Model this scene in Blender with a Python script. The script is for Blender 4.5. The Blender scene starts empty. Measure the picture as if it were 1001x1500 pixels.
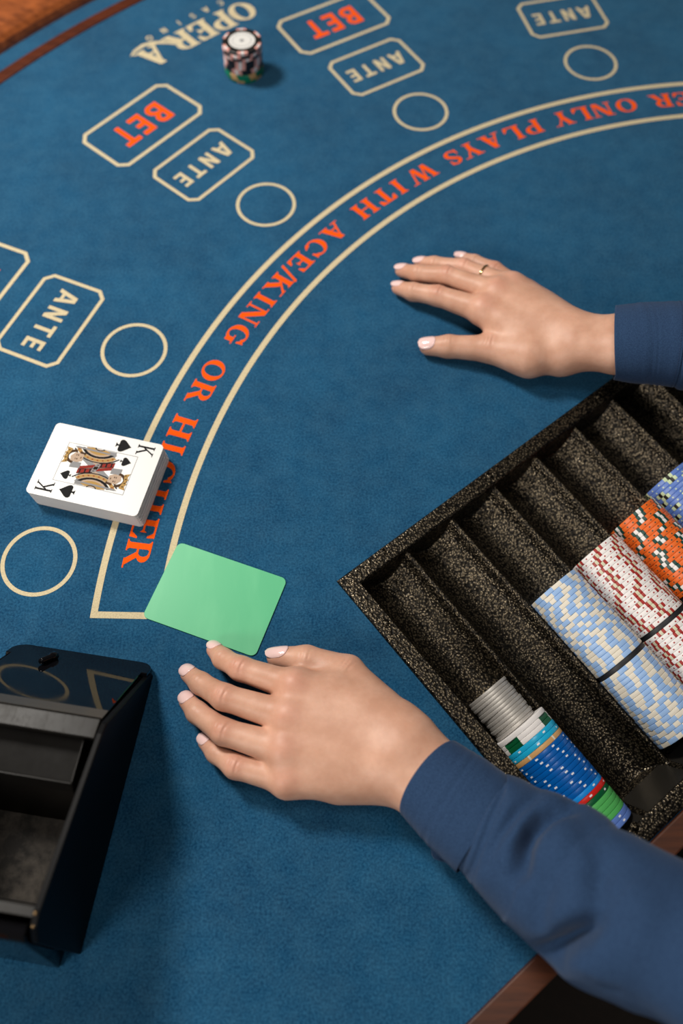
import bpy, bmesh, math, random
import numpy as np
from mathutils import Vector, Matrix

S = bpy.context.scene
random.seed(7)
RNG = np.random.default_rng(7)
PI = math.pi
TZ = 0.80                      # height of the felt above the floor (metres)
# ------------------------------------------------------------------ camera
CAM = np.array([-425.41, -176.98, 553.34])     # millimetres, origin = centre of the printed arc, z=0 on the felt
TILT, ROLL, FPX = 0.4548, 0.0191, 1178.63
cam_data = bpy.data.cameras.new('camera')
cam = bpy.data.objects.new('camera', cam_data)
S.collection.objects.link(cam)
RCAM = Matrix.Rotation(TILT, 4, 'X') @ Matrix.Rotation(ROLL, 4, 'Z')
cam.matrix_world = Matrix.Translation((CAM[0] / 1000, CAM[1] / 1000, CAM[2] / 1000 + TZ)) @ RCAM
cam_data.sensor_fit = 'VERTICAL'
cam_data.sensor_height = 36
cam_data.lens = FPX / 1500 * 36
cam_data.clip_start = 0.02
cam_data.dof.use_dof = True
cam_data.dof.focus_distance = 0.565
cam_data.dof.aperture_fstop = 3.2
S.camera = cam
# ------------------------------------------------------------------ world, lamps, exposure
wd = bpy.data.worlds.new('world')
S.world = wd
wd.use_nodes = True
wd.node_tree.nodes['Background'].inputs[0].default_value = (1.0, 0.93, 0.85, 1)
wd.node_tree.nodes['Background'].inputs[1].default_value = 0.085


def area_lamp(name, loc, target, size, watts, color):
    d = bpy.data.lights.new(name, 'AREA')
    d.shape = 'DISK'
    d.size = size
    d.energy = watts
    d.color = color
    o = bpy.data.objects.new(name, d)
    S.collection.objects.link(o)
    l = Vector((loc[0] / 1000, loc[1] / 1000, loc[2] / 1000 + TZ))
    t = Vector((target[0] / 1000, target[1] / 1000, target[2] / 1000 + TZ))
    o.location = l
    o.rotation_euler = (t - l).to_track_quat('-Z', 'Y').to_euler()
    return o


area_lamp('key_lamp', (-1080, 590, 1020), (-440, 160, 0), 0.28, 16.5, (1.0, 0.95, 0.88))
area_lamp('ceiling_lamp', (-390, 40, 1600), (-390, 40, 0), 0.42, 4.5, (1.0, 0.93, 0.84))
area_lamp('side_lamp', (-1250, -800, 760), (-450, 50, 0), 0.5, 8, (1.0, 0.94, 0.86))
S.view_settings.view_transform = 'Standard'
S.view_settings.look = 'None'
S.view_settings.gamma = 1
S.view_settings.use_curve_mapping = False
S.view_settings.exposure = 0.0

# ------------------------------------------------------------------ geometry helpers (millimetres)
R3 = np.array(RCAM.to_3x3())


def at(px, py, z=0.0):
    """point of the scene at height z that the photograph shows at pixel (px, py)"""
    d = R3 @ np.array([px - 500.5, -(py - 750.0), -FPX])
    k = (z - CAM[2]) / d[2]
    q = CAM + d * k
    return np.array([q[0], q[1], z])


AU = math.radians(39.3)                       # direction of the dealer's edge
U = np.array([math.cos(AU), math.sin(AU), 0])
V = np.array([math.sin(AU), -math.cos(AU), 0])
C0 = np.array([-428.2, 36.5, 0])              # outer front corner of the chip tray


def uv(u, v, z=0.0):
    return C0 + U * u + V * v + np.array([0, 0, z])


def srgb(r, g, b):
    f = lambda c: (c / 255 / 12.92) if c / 255 <= 0.04045 else ((c / 255 + 0.055) / 1.055) ** 2.4
    return (f(r), f(g), f(b))


def mesh_from(name, verts, faces, mat_idx=None, smooth=False, base=(0, 0, 0)):
    me = bpy.data.meshes.new(name)
    vs = [((v[0] - base[0]) / 1000, (v[1] - base[1]) / 1000, (v[2] - base[2]) / 1000) for v in verts]
    me.from_pydata(vs, [], [tuple(f) for f in faces])
    if mat_idx is not None:
        me.polygons.foreach_set('material_index', mat_idx)
    if smooth:
        me.polygons.foreach_set('use_smooth', [True] * len(me.polygons))
    me.update()
    return me


def link(name, me, mats, parent=None, base=(0, 0, 0)):
    """link a mesh whose vertices are relative to base (mm); child meshes stay relative to the parent"""
    o = bpy.data.objects.new(name, me)
    S.collection.objects.link(o)
    if mats is not None:
        if not isinstance(mats, (list, tuple)):
            mats = [mats]
        for m in mats:
            me.materials.append(m)
    if parent is not None:
        o.parent = parent
    else:
        o.location = (base[0] / 1000, base[1] / 1000, base[2] / 1000 + TZ)
    return o


def tag(o, label=None, cat=None, group=None, kind=None):
    if label: o['label'] = label
    if cat: o['category'] = cat
    if group: o['group'] = group
    if kind: o['kind'] = kind
    return o


def thing(name, base, label, cat, group=None):
    o = bpy.data.objects.new(name, None)
    o.empty_display_size = 0.02
    S.collection.objects.link(o)
    o.location = (base[0] / 1000, base[1] / 1000, base[2] / 1000 + TZ)
    return tag(o, label, cat, group)


class MB:
    """collects polygons (world millimetres) and links them as ONE mesh object"""
    def __init__(self):
        self.v, self.f, self.m = [], [], []

    def poly(self, pts, m=0):
        n = len(self.v)
        self.v += [tuple(map(float, p)) for p in pts]
        self.f.append(tuple(range(n, n + len(pts))))
        self.m.append(m)

    def grid(self, P, m=0, close_u=False, close_v=False):
        P = np.asarray(P)
        nu, nv = P.shape[:2]
        n = len(self.v)
        self.v += [tuple(p) for p in P.reshape(-1, 3).tolist()]
        for i in range(nu if close_u else nu - 1):
            for j in range(nv if close_v else nv - 1):
                i2, j2 = (i + 1) % nu, (j + 1) % nv
                self.f.append((n + i * nv + j, n + i2 * nv + j, n + i2 * nv + j2, n + i * nv + j2))
                self.m.append(m)

    def prism(self, pts, off, m=0):
        """closed prism from a planar loop swept by the vector off"""
        pts = [np.array(p, float) for p in pts]
        off = np.array(off, float)
        a = len(self.v)
        k = len(pts)
        self.v += [tuple(p) for p in pts] + [tuple(p + off) for p in pts]
        self.f.append(tuple(range(a + k - 1, a - 1, -1)))
        self.f.append(tuple(range(a + k, a + 2 * k)))
        self.m += [m, m]
        for i in range(k):
            j = (i + 1) % k
            self.f.append((a + i, a + j, a + k + j, a + k + i))
            self.m.append(m)

    def build(self, name, mats, parent=None, base=(0, 0, 0), smooth=False, bevel=0, seg=2, fix=True):
        me = mesh_from(name, self.v, self.f, self.m, smooth, base)
        if bevel or fix:
            bm = bmesh.new()
            bm.from_mesh(me)
            if bevel:
                bmesh.ops.remove_doubles(bm, verts=bm.verts, dist=1e-6)
                ed = [e for e in bm.edges if len(e.link_faces) == 2 and e.calc_face_angle(0) > 0.5]
                bmesh.ops.bevel(bm, geom=ed, offset=bevel / 1000, segments=seg, affect='EDGES', profile=0.6)
            if fix:
                bmesh.ops.recalc_face_normals(bm, faces=bm.faces)
            bm.to_mesh(me)
            bm.free()
        return link(name, me, mats, parent, base)


# ------------------------------------------------------------------ materials
def mat(name, col, rough=0.5, metal=0.0, spec=0.5, sheen=0, sheen_rough=0.5, coat=0, sss=0, sss_r=(1, .3, .15), sss_scale=.004):
    m = bpy.data.materials.new(name)
    m.use_nodes = True
    b = m.node_tree.nodes['Principled BSDF']
    b.inputs['Base Color'].default_value = (*col, 1)
    b.inputs['Roughness'].default_value = rough
    b.inputs['Metallic'].default_value = metal
    b.inputs['Specular IOR Level'].default_value = spec
    b.inputs['Sheen Weight'].default_value = sheen
    b.inputs['Sheen Roughness'].default_value = sheen_rough
    b.inputs['Coat Weight'].default_value = coat
    b.inputs['Subsurface Weight'].default_value = sss
    b.inputs['Subsurface Radius'].default_value = sss_r
    b.inputs['Subsurface Scale'].default_value = sss_scale
    return m


class NT:
    def __init__(self, m):
        self.t = m.node_tree
        self.b = self.t.nodes['Principled BSDF']

    def n(self, typ, **kw):
        o = self.t.nodes.new(typ)
        for k, v in kw.items():
            if k in o.inputs.keys() if isinstance(k, str) else False:
                o.inputs[k].default_value = v
            else:
                setattr(o, k, v)
        return o

    def l(self, a, b):
        self.t.links.new(a, b)

    def coord(self, scale=(1, 1, 1), rot=(0, 0, 0), kind='Object'):
        tc = self.n('ShaderNodeTexCoord')
        mp = self.n('ShaderNodeMapping')
        mp.inputs['Scale'].default_value = scale
        mp.inputs['Rotation'].default_value = rot
        self.l(tc.outputs[kind], mp.inputs['Vector'])
        return mp.outputs['Vector']

    def noise(self, vec, scale, detail=3, rough=.5):
        o = self.n('ShaderNodeTexNoise')
        o.inputs['Scale'].default_value = scale
        o.inputs['Detail'].default_value = detail
        o.inputs['Roughness'].default_value = rough
        self.l(vec, o.inputs['Vector'])
        return o.outputs['Fac']

    def ramp(self, fac, stops):
        o = self.n('ShaderNodeValToRGB')
        e = o.color_ramp.elements
        while len(e) < len(stops):
            e.new(0.5)
        for i, (p, c) in enumerate(stops):
            e[i].position = p
            e[i].color = (*c, 1) if len(c) == 3 else c
        self.l(fac, o.inputs['Fac'])
        return o.outputs['Color']

    def mix(self, fac, a, b, typ='MIX'):
        o = self.n('ShaderNodeMix')
        o.data_type = 'RGBA'
        o.blend_type = typ
        for s, val in ((o.inputs['Factor'], fac), (o.inputs['A'], a), (o.inputs['B'], b)):
            if hasattr(val, 'links'):
                self.l(val, s)
            elif isinstance(val, (int, float)):
                s.default_value = val
            else:
                s.default_value = (*val, 1)
        return o.outputs['Result']

    def bump(self, h, strength, dist):
        o = self.n('ShaderNodeBump')
        o.inputs['Strength'].default_value = strength
        o.inputs['Distance'].default_value = dist
        self.l(h, o.inputs['Height'])
        self.l(o.outputs['Normal'], self.b.inputs['Normal'])

    def color(self, c):
        self.l(c, self.b.inputs['Base Color'])

    def rough(self, f, lo, hi):
        o = self.n('ShaderNodeMapRange')
        o.inputs['To Min'].default_value = lo
        o.inputs['To Max'].default_value = hi
        self.l(f, o.inputs['Value'])
        self.l(o.outputs['Result'], self.b.inputs['Roughness'])


def make_materials():
    M = {}
    # --- felt: short nap brushed into soft patches, fine fibre grain
    m = M['felt'] = mat('blue_felt', srgb(10, 76, 118), 0.95, spec=.12, sheen=.42, sheen_rough=.5)
    n = NT(m)
    v = n.coord()
    m.node_tree.nodes['Principled BSDF'].inputs['Sheen Tint'].default_value = (.30, .66, .92, 1)
    big = n.ramp(n.noise(v, 11, 5, .62), [(.32, (0, 0, 0)), (.68, (1, 1, 1))])
    fib = n.noise(v, 620, 3, .7)
    mid = n.noise(v, 60, 4, .65)
    c1 = n.mix(big, srgb(0, 50, 86), srgb(9, 73, 112))
    c2 = n.mix(n.ramp(fib, [(.36, (0, 0, 0)), (.66, (1, 1, 1))]), n.mix(.36, c1, srgb(0, 26, 50)), n.mix(.26, c1, srgb(64, 124, 158)))
    c3 = n.mix(n.ramp(mid, [(.35, (0, 0, 0)), (.75, (1, 1, 1))]), c2, n.mix(.10, c2, srgb(90, 140, 165)))
    n.color(c3)
    n.bump(fib, .35, .0006)
    for key, col in (('cream', (206, 191, 156)), ('orange', (248, 90, 16))):
        m = M['print_' + key] = mat('printed_%s' % key, srgb(*col), 0.95, spec=.08)
        n = NT(m)
        v = n.coord()
        fib = n.noise(v, 900, 2, .7)
        n.color(n.mix(n.ramp(fib, [(.25, (0, 0, 0)), (.6, (1, 1, 1))]), srgb(*[c * .86 for c in col]), srgb(*col)))
        n.bump(fib, .3, .0005)
    # --- wood
    for key, c1, c2, r in (('wood', (104, 50, 18), (164, 88, 40), .35), ('wood_dark', (58, 22, 8), (92, 40, 16), .35), ('wood_rail', (54, 24, 11), (86, 44, 21), .45)):
        m = M[key] = mat('varnished_' + key, srgb(*c1), r, spec=.5, coat=.25)
        n = NT(m)
        v = n.coord((6, 60, 60), (0, 0, -AU))
        w = n.noise(v, 3, 6, .6)
        n.color(n.ramp(w, [(.3, srgb(*c1)), (.7, srgb(*c2))]))
        n.bump(w, .1, .0006)
    # --- hammered metal of the tray
    m = M['hammered'] = mat('hammered_bronze_black_metal', srgb(60, 54, 44), .36, metal=.85)
    n = NT(m)
    v = n.coord()
    dis = n.n('ShaderNodeTexNoise')
    dis.inputs['Scale'].default_value = 260
    n.l(v, dis.inputs['Vector'])
    add = n.n('ShaderNodeVectorMath', operation='MULTIPLY_ADD')
    n.l(dis.outputs['Color'], add.inputs[0])
    add.inputs[1].default_value = (.0016, .0016, .0016)
    n.l(v, add.inputs[2])
    vo = n.n('ShaderNodeTexVoronoi', feature='SMOOTH_F1')
    vo.inputs['Scale'].default_value = 600
    vo.inputs['Smoothness'].default_value = .4
    n.l(add.outputs[0], vo.inputs['Vector'])
    cell = vo.outputs['Distance']
    n.color(n.ramp(cell, [(.1, srgb(124, 112, 92)), (.5, srgb(42, 38, 32)), (.85, srgb(11, 10, 9))]))  # bronze to black, with golden highlights of the bumps painted in
    inv = n.n('ShaderNodeMath', operation='SUBTRACT')
    inv.inputs[0].default_value = 1
    n.l(cell, inv.inputs[1])
    n.bump(inv.outputs[0], .45, .0010)
    n.rough(cell, .24, .42)
    M['gloss_plate'] = mat('smooth_black_metal', (.02, .018, .015), .3, metal=.3)
    # --- black plastics
    m = M['gloss_black'] = mat('gloss_black_acrylic', (.003, .003, .004), .05, spec=.25)
    n = NT(m)
    sm = n.noise(n.coord(), 30, 5, .7)
    n.rough(n.ramp(sm, [(.45, (0, 0, 0)), (.8, (1, 1, 1))]), .03, .16)
    m = M['scuffed_black'] = mat('scuffed_black_acrylic', (.012, .011, .010), .4, spec=.14)
    n = NT(m)
    v = n.coord((1, 1, 1))
    a = n.noise(v, 40, 6, .75)
    b = n.noise(n.coord((30, 4, 30), (0, 0, .13)), 16, 4, .7)
    f = n.mix(.5, n.ramp(a, [(.45, (0, 0, 0)), (.85, (1, 1, 1))]), n.ramp(b, [(.5, (0, 0, 0)), (.9, (1, 1, 1))]))
    n.color(n.mix(f, (.005, .0045, .004), (.032, .028, .023)))
    n.rough(f, .35, .6)
    m = M['satin_black'] = mat('satin_black_acrylic', (.006, .0055, .005), .3, spec=.2)
    n = NT(m)
    n.rough(n.noise(n.coord(), 45, 4, .7), .22, .42)
    m = M['dusty_black'] = mat('dusty_black_acrylic', (.02, .017, .014), .4, spec=.2)
    n = NT(m)
    n.color(n.mix(n.ramp(n.noise(n.coord(), 55, 6, .72), [(.42, (0, 0, 0)), (.72, (1, 1, 1))]), (.007, .006, .005), (.062, .053, .044)))
    m = M['dull_black'] = mat('dull_black_acrylic', (.003, .003, .0035), .42, spec=.07)
    M['reflection_grey'] = mat('painted_grey_reflection', (.05, .043, .035), .25)  # flat grey standing in for a reflection on the front plate
    M['black_rubber'] = mat('black_spacer', (.012, .013, .016), .5)
    # --- cards
    M['card_white'] = mat('card_white', srgb(212, 211, 208), .38, spec=.4)
    M['card_edge'] = mat('card_edge', srgb(224, 220, 218), .7)
    m = M['green_plastic'] = mat('green_cut_card_plastic', srgb(92, 196, 140), .42)
    n = NT(m)
    n.color(n.mix(n.ramp(n.noise(n.coord((2, .6, 1), (0, 0, .4)), 24, 3), [(.45, (0, 0, 0)), (.75, (1, 1, 1))]), srgb(74, 176, 124), srgb(88, 184, 132)))
    for k, c in (('ink', (24, 24, 26)), ('red', (150, 46, 36)), ('gold', (188, 150, 88)), ('grey', (150, 150, 152)), ('pale', (198, 172, 150)), ('brown', (76, 54, 36)), ('line', (140, 142, 148))):
        M['ink_' + k] = mat('card_ink_' + k, srgb(*[v_ * .9 for v_ in c]), .6, spec=.08)
    # --- chips
    for k, c, r in (('sky', (146, 180, 224), .4), ('ivory', (222, 215, 200), .42), ('white', (232, 228, 226), .4), ('brick', (160, 42, 38), .42), ('sage', (204, 204, 176), .42),
                    ('orange', (226, 104, 34), .4), ('pine', (10, 66, 58), .4), ('peri', (92, 124, 196), .35), ('mint', (196, 212, 172), .4), ('black', (22, 20, 20), .4),
                    ('blue', (0, 90, 172), .28), ('cyan', (30, 172, 216), .28), ('tan', (206, 160, 104), .35), ('azure', (22, 138, 222), .28), ('red', (206, 34, 24), .3),
                    ('green', (4, 86, 48), .3), ('lime', (82, 176, 92), .3), ('dot', (240, 240, 244), .35), ('pink', (224, 160, 148), .45), ('jade', (0, 120, 84), .4)):
        M['chip_' + k] = mat('chip_clay_' + k, srgb(*c), r)
    M['silver'] = mat('worn_silver', srgb(196, 192, 186), .48, metal=.6)
    # --- cloth
    m = M['navy'] = mat('navy_shirt_cloth', srgb(46, 70, 106), .85, spec=.15, sheen=.08, sheen_rough=.5)
    n = NT(m)
    v = n.coord()
    w = n.noise(v, 1400, 2, .6)
    n.color(n.mix(n.ramp(w, [(.3, (0, 0, 0)), (.7, (1, 1, 1))]), srgb(28, 49, 79), srgb(44, 69, 102)))
    n.bump(w, .25, .0004)
    M['thread'] = mat('navy_thread', srgb(36, 56, 90), .8)
    M['trousers'] = mat('black_trousers_cloth', (.006, .006, .007), .9)
    M['gold_metal'] = mat('gold_metal', srgb(222, 190, 130), .18, metal=1)
    M['screw'] = mat('dull_brass', srgb(150, 122, 84), .4, metal=1)
    M['nail'] = mat('pale_pink_polish', srgb(232, 198, 194), .12, coat=.6)
    # --- skin
    m = M['skin'] = mat('skin', srgb(210, 165, 142), .46, spec=.35, sss=.13, sss_scale=.0035)
    n = NT(m)
    v = n.coord()
    at_ = n.n('ShaderNodeAttribute', attribute_name='blush')
    blot = n.noise(v, 55, 4, .6)
    fine = n.noise(v, 700, 3, .65)
    base = n.mix(n.ramp(blot, [(.35, (0, 0, 0)), (.7, (1, 1, 1))]), srgb(190, 143, 119), srgb(208, 163, 140))
    n.color(n.mix(at_.outputs['Fac'], base, srgb(198, 126, 110)))
    n.bump(fine, .2, .0005)
    # --- room
    m = M['carpet'] = mat('dark_carpet', (.012, .009, .008), .95)
    n = NT(m)
    n.color(n.mix(n.noise(n.coord(), 120, 3), (.006, .005, .005), (.022, .014, .010)))
    return M


M = make_materials()

# ------------------------------------------------------------------ the room
mb = MB()
mb.prism([(-3000, -3000, -TZ * 1000 - 20), (3000, -3000, -TZ * 1000 - 20), (3000, 3000, -TZ * 1000 - 20), (-3000, 3000, -TZ * 1000 - 20)], (0, 0, 20))
tag(mb.build('floor', M['carpet']), 'dark carpet floor below the table', kind='structure')

# ------------------------------------------------------------------ the table
RAILV = 263.5                                                  # inner edge of the dealer's wooden rail
TB = uv(300, 100, 0)
table = thing('casino_table', TB, 'curved casino table with printed blue felt and wooden rails', 'table')


def arc_pts(r, a0, a1, n, z):
    return [np.array([r * math.cos(a0 + (a1 - a0) * i / n), r * math.sin(a0 + (a1 - a0) * i / n), z]) for i in range(n + 1)]


def rail_angles(r):
    """the two angles where the circle of radius r meets the dealer's edge"""
    c = uv(0, RAILV)[:2]
    d = float(c @ V[:2])                                       # distance of the edge line from the centre along V
    aV = math.atan2(V[1], V[0])
    h = math.acos(d / r)
    return aV + h, aV + 2 * PI - h


# felt sheet with an opening for the tray
TRU = 607.0
a0, a1 = rail_angles(1013)
outer = arc_pts(1013, a0, a1, 160, 0)
hole = [uv(6, 6), uv(TRU - 6, 6), uv(TRU - 6, 257), uv(6, 257)]
bm = bmesh.new()
loops = []
for lp in (outer, hole):
    vs = [bm.verts.new(((p - TB) / 1000).tolist()) for p in lp]
    loops += [bm.edges.new((vs[i], vs[(i + 1) % len(vs)])) for i in range(len(vs))]
bmesh.ops.triangle_fill(bm, edges=loops, use_beauty=True)
bmesh.ops.recalc_face_normals(bm, faces=bm.faces)
if sum(f.normal.z for f in bm.faces) < 0:
    bmesh.ops.reverse_faces(bm, faces=bm.faces)
me = bpy.data.meshes.new('felt')
bm.to_mesh(me)
bm.free()
felt = link('felt', me, M['felt'], table)


def ring_profile(name, prof, r_center, m, a_lo, a_hi, n=140):
    """sweep a closed (dr, z) profile around the arc centre"""
    P = []
    for i in range(n + 1):
        a = a_lo + (a_hi - a_lo) * i / n
        P.append([((r_center + dr) * math.cos(a), (r_center + dr) * math.sin(a), z) for dr, z in prof])
    q = MB()
    q.grid(np.array(P), close_v=True)
    for e in (P[0], P[-1]):
        q.poly(e)
    return q.build(name, m, table, TB, smooth=False)


ring_profile('wooden_trim', [(-7.5, -1), (-7.0, 1.2), (-4.5, 2.4), (4.5, 2.4), (7.0, 1.2), (7.5, -1)], 980.5, M['wood_dark'], a0 + .01, a1 - .01)
ar = [(1008 - 1060, -30)] + [(-50 * math.cos(t) + 0, 4 + 22 * math.sin(t)) for t in np.linspace(0, PI, 15)] + [(52, -30)]
ring_profile('wooden_armrest', ar, 1060, M['wood'], a0 + .0, a1 - .0)
# dealer's rail and the body of the table
mb = MB()
mb.prism([uv(-600, RAILV, 4.5), uv(-600, RAILV + 15, 4.5), uv(-600, RAILV + 15, -50), uv(-600, RAILV, -50)], U * 1800)
mb.build('dealer_rail', M['wood_rail'], table, TB, bevel=1.2)
mb = MB()
ab0, ab1 = rail_angles(985)
body = arc_pts(985, ab0, ab1, 80, -62)
mb.prism(body, (0, 0, -90))
mb.build('apron', M['wood_dark'], table, TB)
mb = MB()
mb.prism([(p[0] * 1.0, p[1] * 1.0, -55) for p in body], (0, 0, -6))
mb.build('underlay', M['black_rubber'], table, TB)
for lu, lv in ((-300, 150), (850, 150), (-100, -500), (650, -500)):
    mb = MB()
    q = uv(lu, lv)
    w = 35
    mb.prism([(q[0] - w, q[1] - w, -152), (q[0] + w, q[1] - w, -152), (q[0] + w, q[1] + w, -152), (q[0] - w, q[1] + w, -152)], (0, 0, -TZ * 1000 + 152))
    mb.build('leg', M['wood_dark'], table, TB, bevel=4)

# ------------------------------------------------------------------ lettering (own outlines, cap height 1)
def ring_sector(cx, cy, rx, ry, tx, ty, a0, a1, n=18):
    out = []
    for i in range(n):
        t0, t1 = math.radians(a0 + (a1 - a0) * i / n), math.radians(a0 + (a1 - a0) * (i + 1) / n)
        out.append([(cx + rx * math.cos(t0), cy + ry * math.sin(t0)), (cx + rx * math.cos(t1), cy + ry * math.sin(t1)),
                    (cx + (rx - tx) * math.cos(t1), cy + (ry - ty) * math.sin(t1)), (cx + (rx - tx) * math.cos(t0), cy + (ry - ty) * math.sin(t0))])
    return out


def rect(x0, y0, x1, y1):
    return [[(x0, y0), (x1, y0), (x1, y1), (x0, y1)]]


def diag(x0, y0, x1, y1, t):
    return [[(x0 - t / 2, y0), (x0 + t / 2, y0), (x1 + t / 2, y1), (x1 - t / 2, y1)]]


def slab(x0, x1, y, up):
    """bracketed serif between x0 and x1, at y=0 or y=1"""
    h = .055
    return rect(x0, y, x1, y + h) if up else rect(x0, y - h, x1, y)


def stem(x0, x1, o=.09):
    b = .05
    return rect(x0, 0, x1, 1) + slab(x0 - o, x1 + o, 0, True) + slab(x0 - o, x1 + o, 1, False) + \
        [[(x0 - b, .05), (x1 + b, .05), (x1, .13), (x0, .13)], [(x0, .87), (x1, .87), (x1 + b, .95), (x0 - b, .95)]]


SERIF = {
    'H': (.98, stem(.1, .31) + stem(.67, .88) + rect(.3, .46, .68, .55)),
    'I': (.41, stem(.1, .31)),
    'E': (.80, stem(.1, .31) + rect(.2, .925, .74, 1) + [[(.74, 1), (.76, .70), (.70, .70), (.56, .93)]] + rect(.2, 0, .76, .075) +
          [[(.76, 0), (.80, .31), (.74, .31), (.58, .07)]] + rect(.3, .46, .52, .54) + [[(.46, .5), (.57, .64), (.57, .36)]]),
    'L': (.76, stem(.1, .31) + rect(.2, 0, .74, .075) + [[(.74, 0), (.78, .34), (.72, .34), (.55, .07)]]),
    'T': (.86, rect(.325, 0, .535, 1) + slab(.23, .63, 0, True) + rect(.04, .925, .82, 1) + [[(.04, 1), (.28, .93), (.09, .68), (.02, .68)], [(.82, 1), (.58, .93), (.77, .68), (.84, .68)]]),
    'R': (.98, stem(.1, .31) + rect(.2, .93, .46, 1) + rect(.2, .44, .46, .52) + ring_sector(.44, .72, .33, .28, .2, .08, -90, 90) +
          [[(.40, .48), (.62, .48), (.90, .055), (.66, .055)]] + rect(.66, 0, 1.0, .06)),
    'P': (.82, stem(.1, .31) + rect(.2, .93, .46, 1) + rect(.2, .40, .46, .48) + ring_sector(.44, .70, .36, .30, .21, .08, -90, 90)),
    'D': (.98, stem(.1, .31) + rect(.2, .93, .46, 1) + rect(.2, 0, .46, .07) + ring_sector(.44, .5, .50, .5, .22, .075, -90, 90)),
    'A': (1.0, diag(.17, .03, .50, 1, .09) + diag(.76, .03, .46, 1, .235) + rect(.28, .30, .66, .38) + slab(.02, .36, 0, True) + slab(.56, 1.0, 0, True)),
    'Y': (.98, rect(.40, 0, .61, .48) + slab(.29, .72, 0, True) + diag(.505, .42, .22, 1, .23) + diag(.53, .42, .80, 1, .09) + slab(.02, .42, 1, False) + slab(.64, .98, 1, False)),
    'N': (1.02, rect(.14, 0, .22, 1) + rect(.80, 0, .88, 1) + diag(.78, 0, .22, 1, .25) + slab(.03, .34, 0, True) + slab(.0, .3, 1, False) + slab(.68, 1.0, 1, False)),
    'W': (1.36, diag(.40, 0, .18, 1, .21) + diag(.42, 0, .66, 1, .085) + diag(.90, 0, .66, 1, .21) + diag(.93, 0, 1.18, 1, .085) +
          slab(.0, .38, 1, False) + slab(.5, .84, 1, False) + slab(1.04, 1.36, 1, False)),
    'S': (.70, ring_sector(.35, .735, .29, .265, .19, .085, 35, 235) + ring_sector(.35, .265, .31, .265, .19, .085, -145, 55) +
          [[(.10, .66), (.26, .52), (.62, .34), (.46, .50)], [(.10, .62), (.22, .72), (.62, .42), (.52, .28)]] + [[(.58, 1), (.62, .66), (.56, .66), (.48, .90)], [(.06, 0), (.02, .35), (.08, .35), (.17, .1)]]),
    'C': (.94, ring_sector(.50, .5, .45, .5, .22, .08, 42, 318) + [[(.84, 1), (.88, .64), (.81, .64), (.70, .88)], [(.72, .02), (.90, .26), (.80, .26), (.66, .1)]]),
    'G': (1.0, ring_sector(.50, .5, .45, .5, .22, .08, 42, 318) + [[(.84, 1), (.88, .66), (.81, .66), (.70, .88)]] + rect(.68, .08, .88, .42) + slab(.56, .98, .42, True)),
    'K': (1.0, stem(.1, .31) + diag(.28, .40, .76, 1, .11) + diag(.82, 0, .44, .60, .25) + slab(.62, 1.0, 0, True) + slab(.60, .96, 1, False)),
    'O': (.98, ring_sector(.49, .5, .46, .5, .21, .08, 0, 360, 36)),
    '/': (.46, diag(.08, -.05, .38, 1.05, .11)),
}
SANS = {
    'A': (.86, diag(.11, 0, .37, 1, .22) + diag(.75, 0, .49, 1, .22) + rect(.22, .2, .64, .36)),
    'N': (.84, rect(.06, 0, .26, 1) + rect(.58, 0, .78, 1) + diag(.67, 0, .17, 1, .22)),
    'T': (.74, rect(.27, 0, .47, 1) + rect(.02, .82, .72, 1)),
    'E': (.66, rect(.06, 0, .26, 1) + rect(.06, .82, .62, 1) + rect(.06, 0, .64, .18) + rect(.06, .42, .58, .59)),
    'B': (.80, rect(.06, 0, .27, 1) + rect(.2, .84, .42, 1) + rect(.2, 0, .44, .17) + rect(.2, .43, .44, .59) +
          ring_sector(.41, .75, .29, .25, .19, .16, -90, 90) + ring_sector(.43, .28, .33, .28, .2, .16, -90, 90)),
    'C': (.9, ring_sector(.48, .5, .42, .5, .2, .18, 40, 320)),
    'S': (.74, ring_sector(.37, .73, .3, .27, .2, .16, 10, 270) + ring_sector(.37, .27, .32, .27, .2, .16, -170, 90)),
    'I': (.34, rect(.07, 0, .27, 1)),
    'O': (.96, ring_sector(.48, .5, .44, .5, .2, .18, 0, 360, 28)),
}
LAYER = [0]


def put_glyph(mb, polys, fn, z0):
    for p in polys:
        LAYER[0] = (LAYER[0] + 1) % 23
        z = z0 + LAYER[0] * .0035
        # subdivide long edges a little so that letters can follow a curve
        mb.poly([(*fn(x, y), z) for x, y in p])


def curved_letter(mb, ch, ang, r_base, size, xs, font=SERIF, z0=.14):
    w, polys = font[ch]

    def fn(x, y):
        r = r_base - y * size
        a = math.radians(ang) + (x - w / 2) * size * xs / (r_base - size * .5)
        return r * math.cos(a), r * math.sin(a)
    put_glyph(mb, polys, fn, z0)


def word(name, letters, r_base, size, xs, m, font=SERIF):
    mb = MB()
    for ch, ang in letters:
        curved_letter(mb, ch, ang, r_base, size, xs, font)
    return mb.build(name, M[m], felt, TB, fix=False)


def annulus(mb, fn_c, r, w, a0, a1, n, z):
    for i in range(n):
        t0, t1 = a0 + (a1 - a0) * i / n, a0 + (a1 - a0) * (i + 1) / n
        c = fn_c
        mb.poly([(c[0] + rr * math.cos(t), c[1] + rr * math.sin(t), z) for rr, t in ((r - w / 2, t0), (r + w / 2, t0), (r + w / 2, t1), (r - w / 2, t1))])


RO, RI = 602.0, 554.4
mb = MB()
AE = math.radians(179.25)
annulus(mb, (0, 0), RO, 5.0, math.radians(83), AE, 160, .16)
annulus(mb, (0, 0), RI, 5.0, math.radians(83), AE, 160, .16)
mb.poly([(-RO - 2.5, 5.1, .2), (-RI + 2.5, 5.1, .2), (-RI + 2.5, 10.1, .2), (-RO - 2.45, 10.1, .2)])
mb.build('printed_band', M['print_cream'], felt, TB, fix=False)
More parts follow.
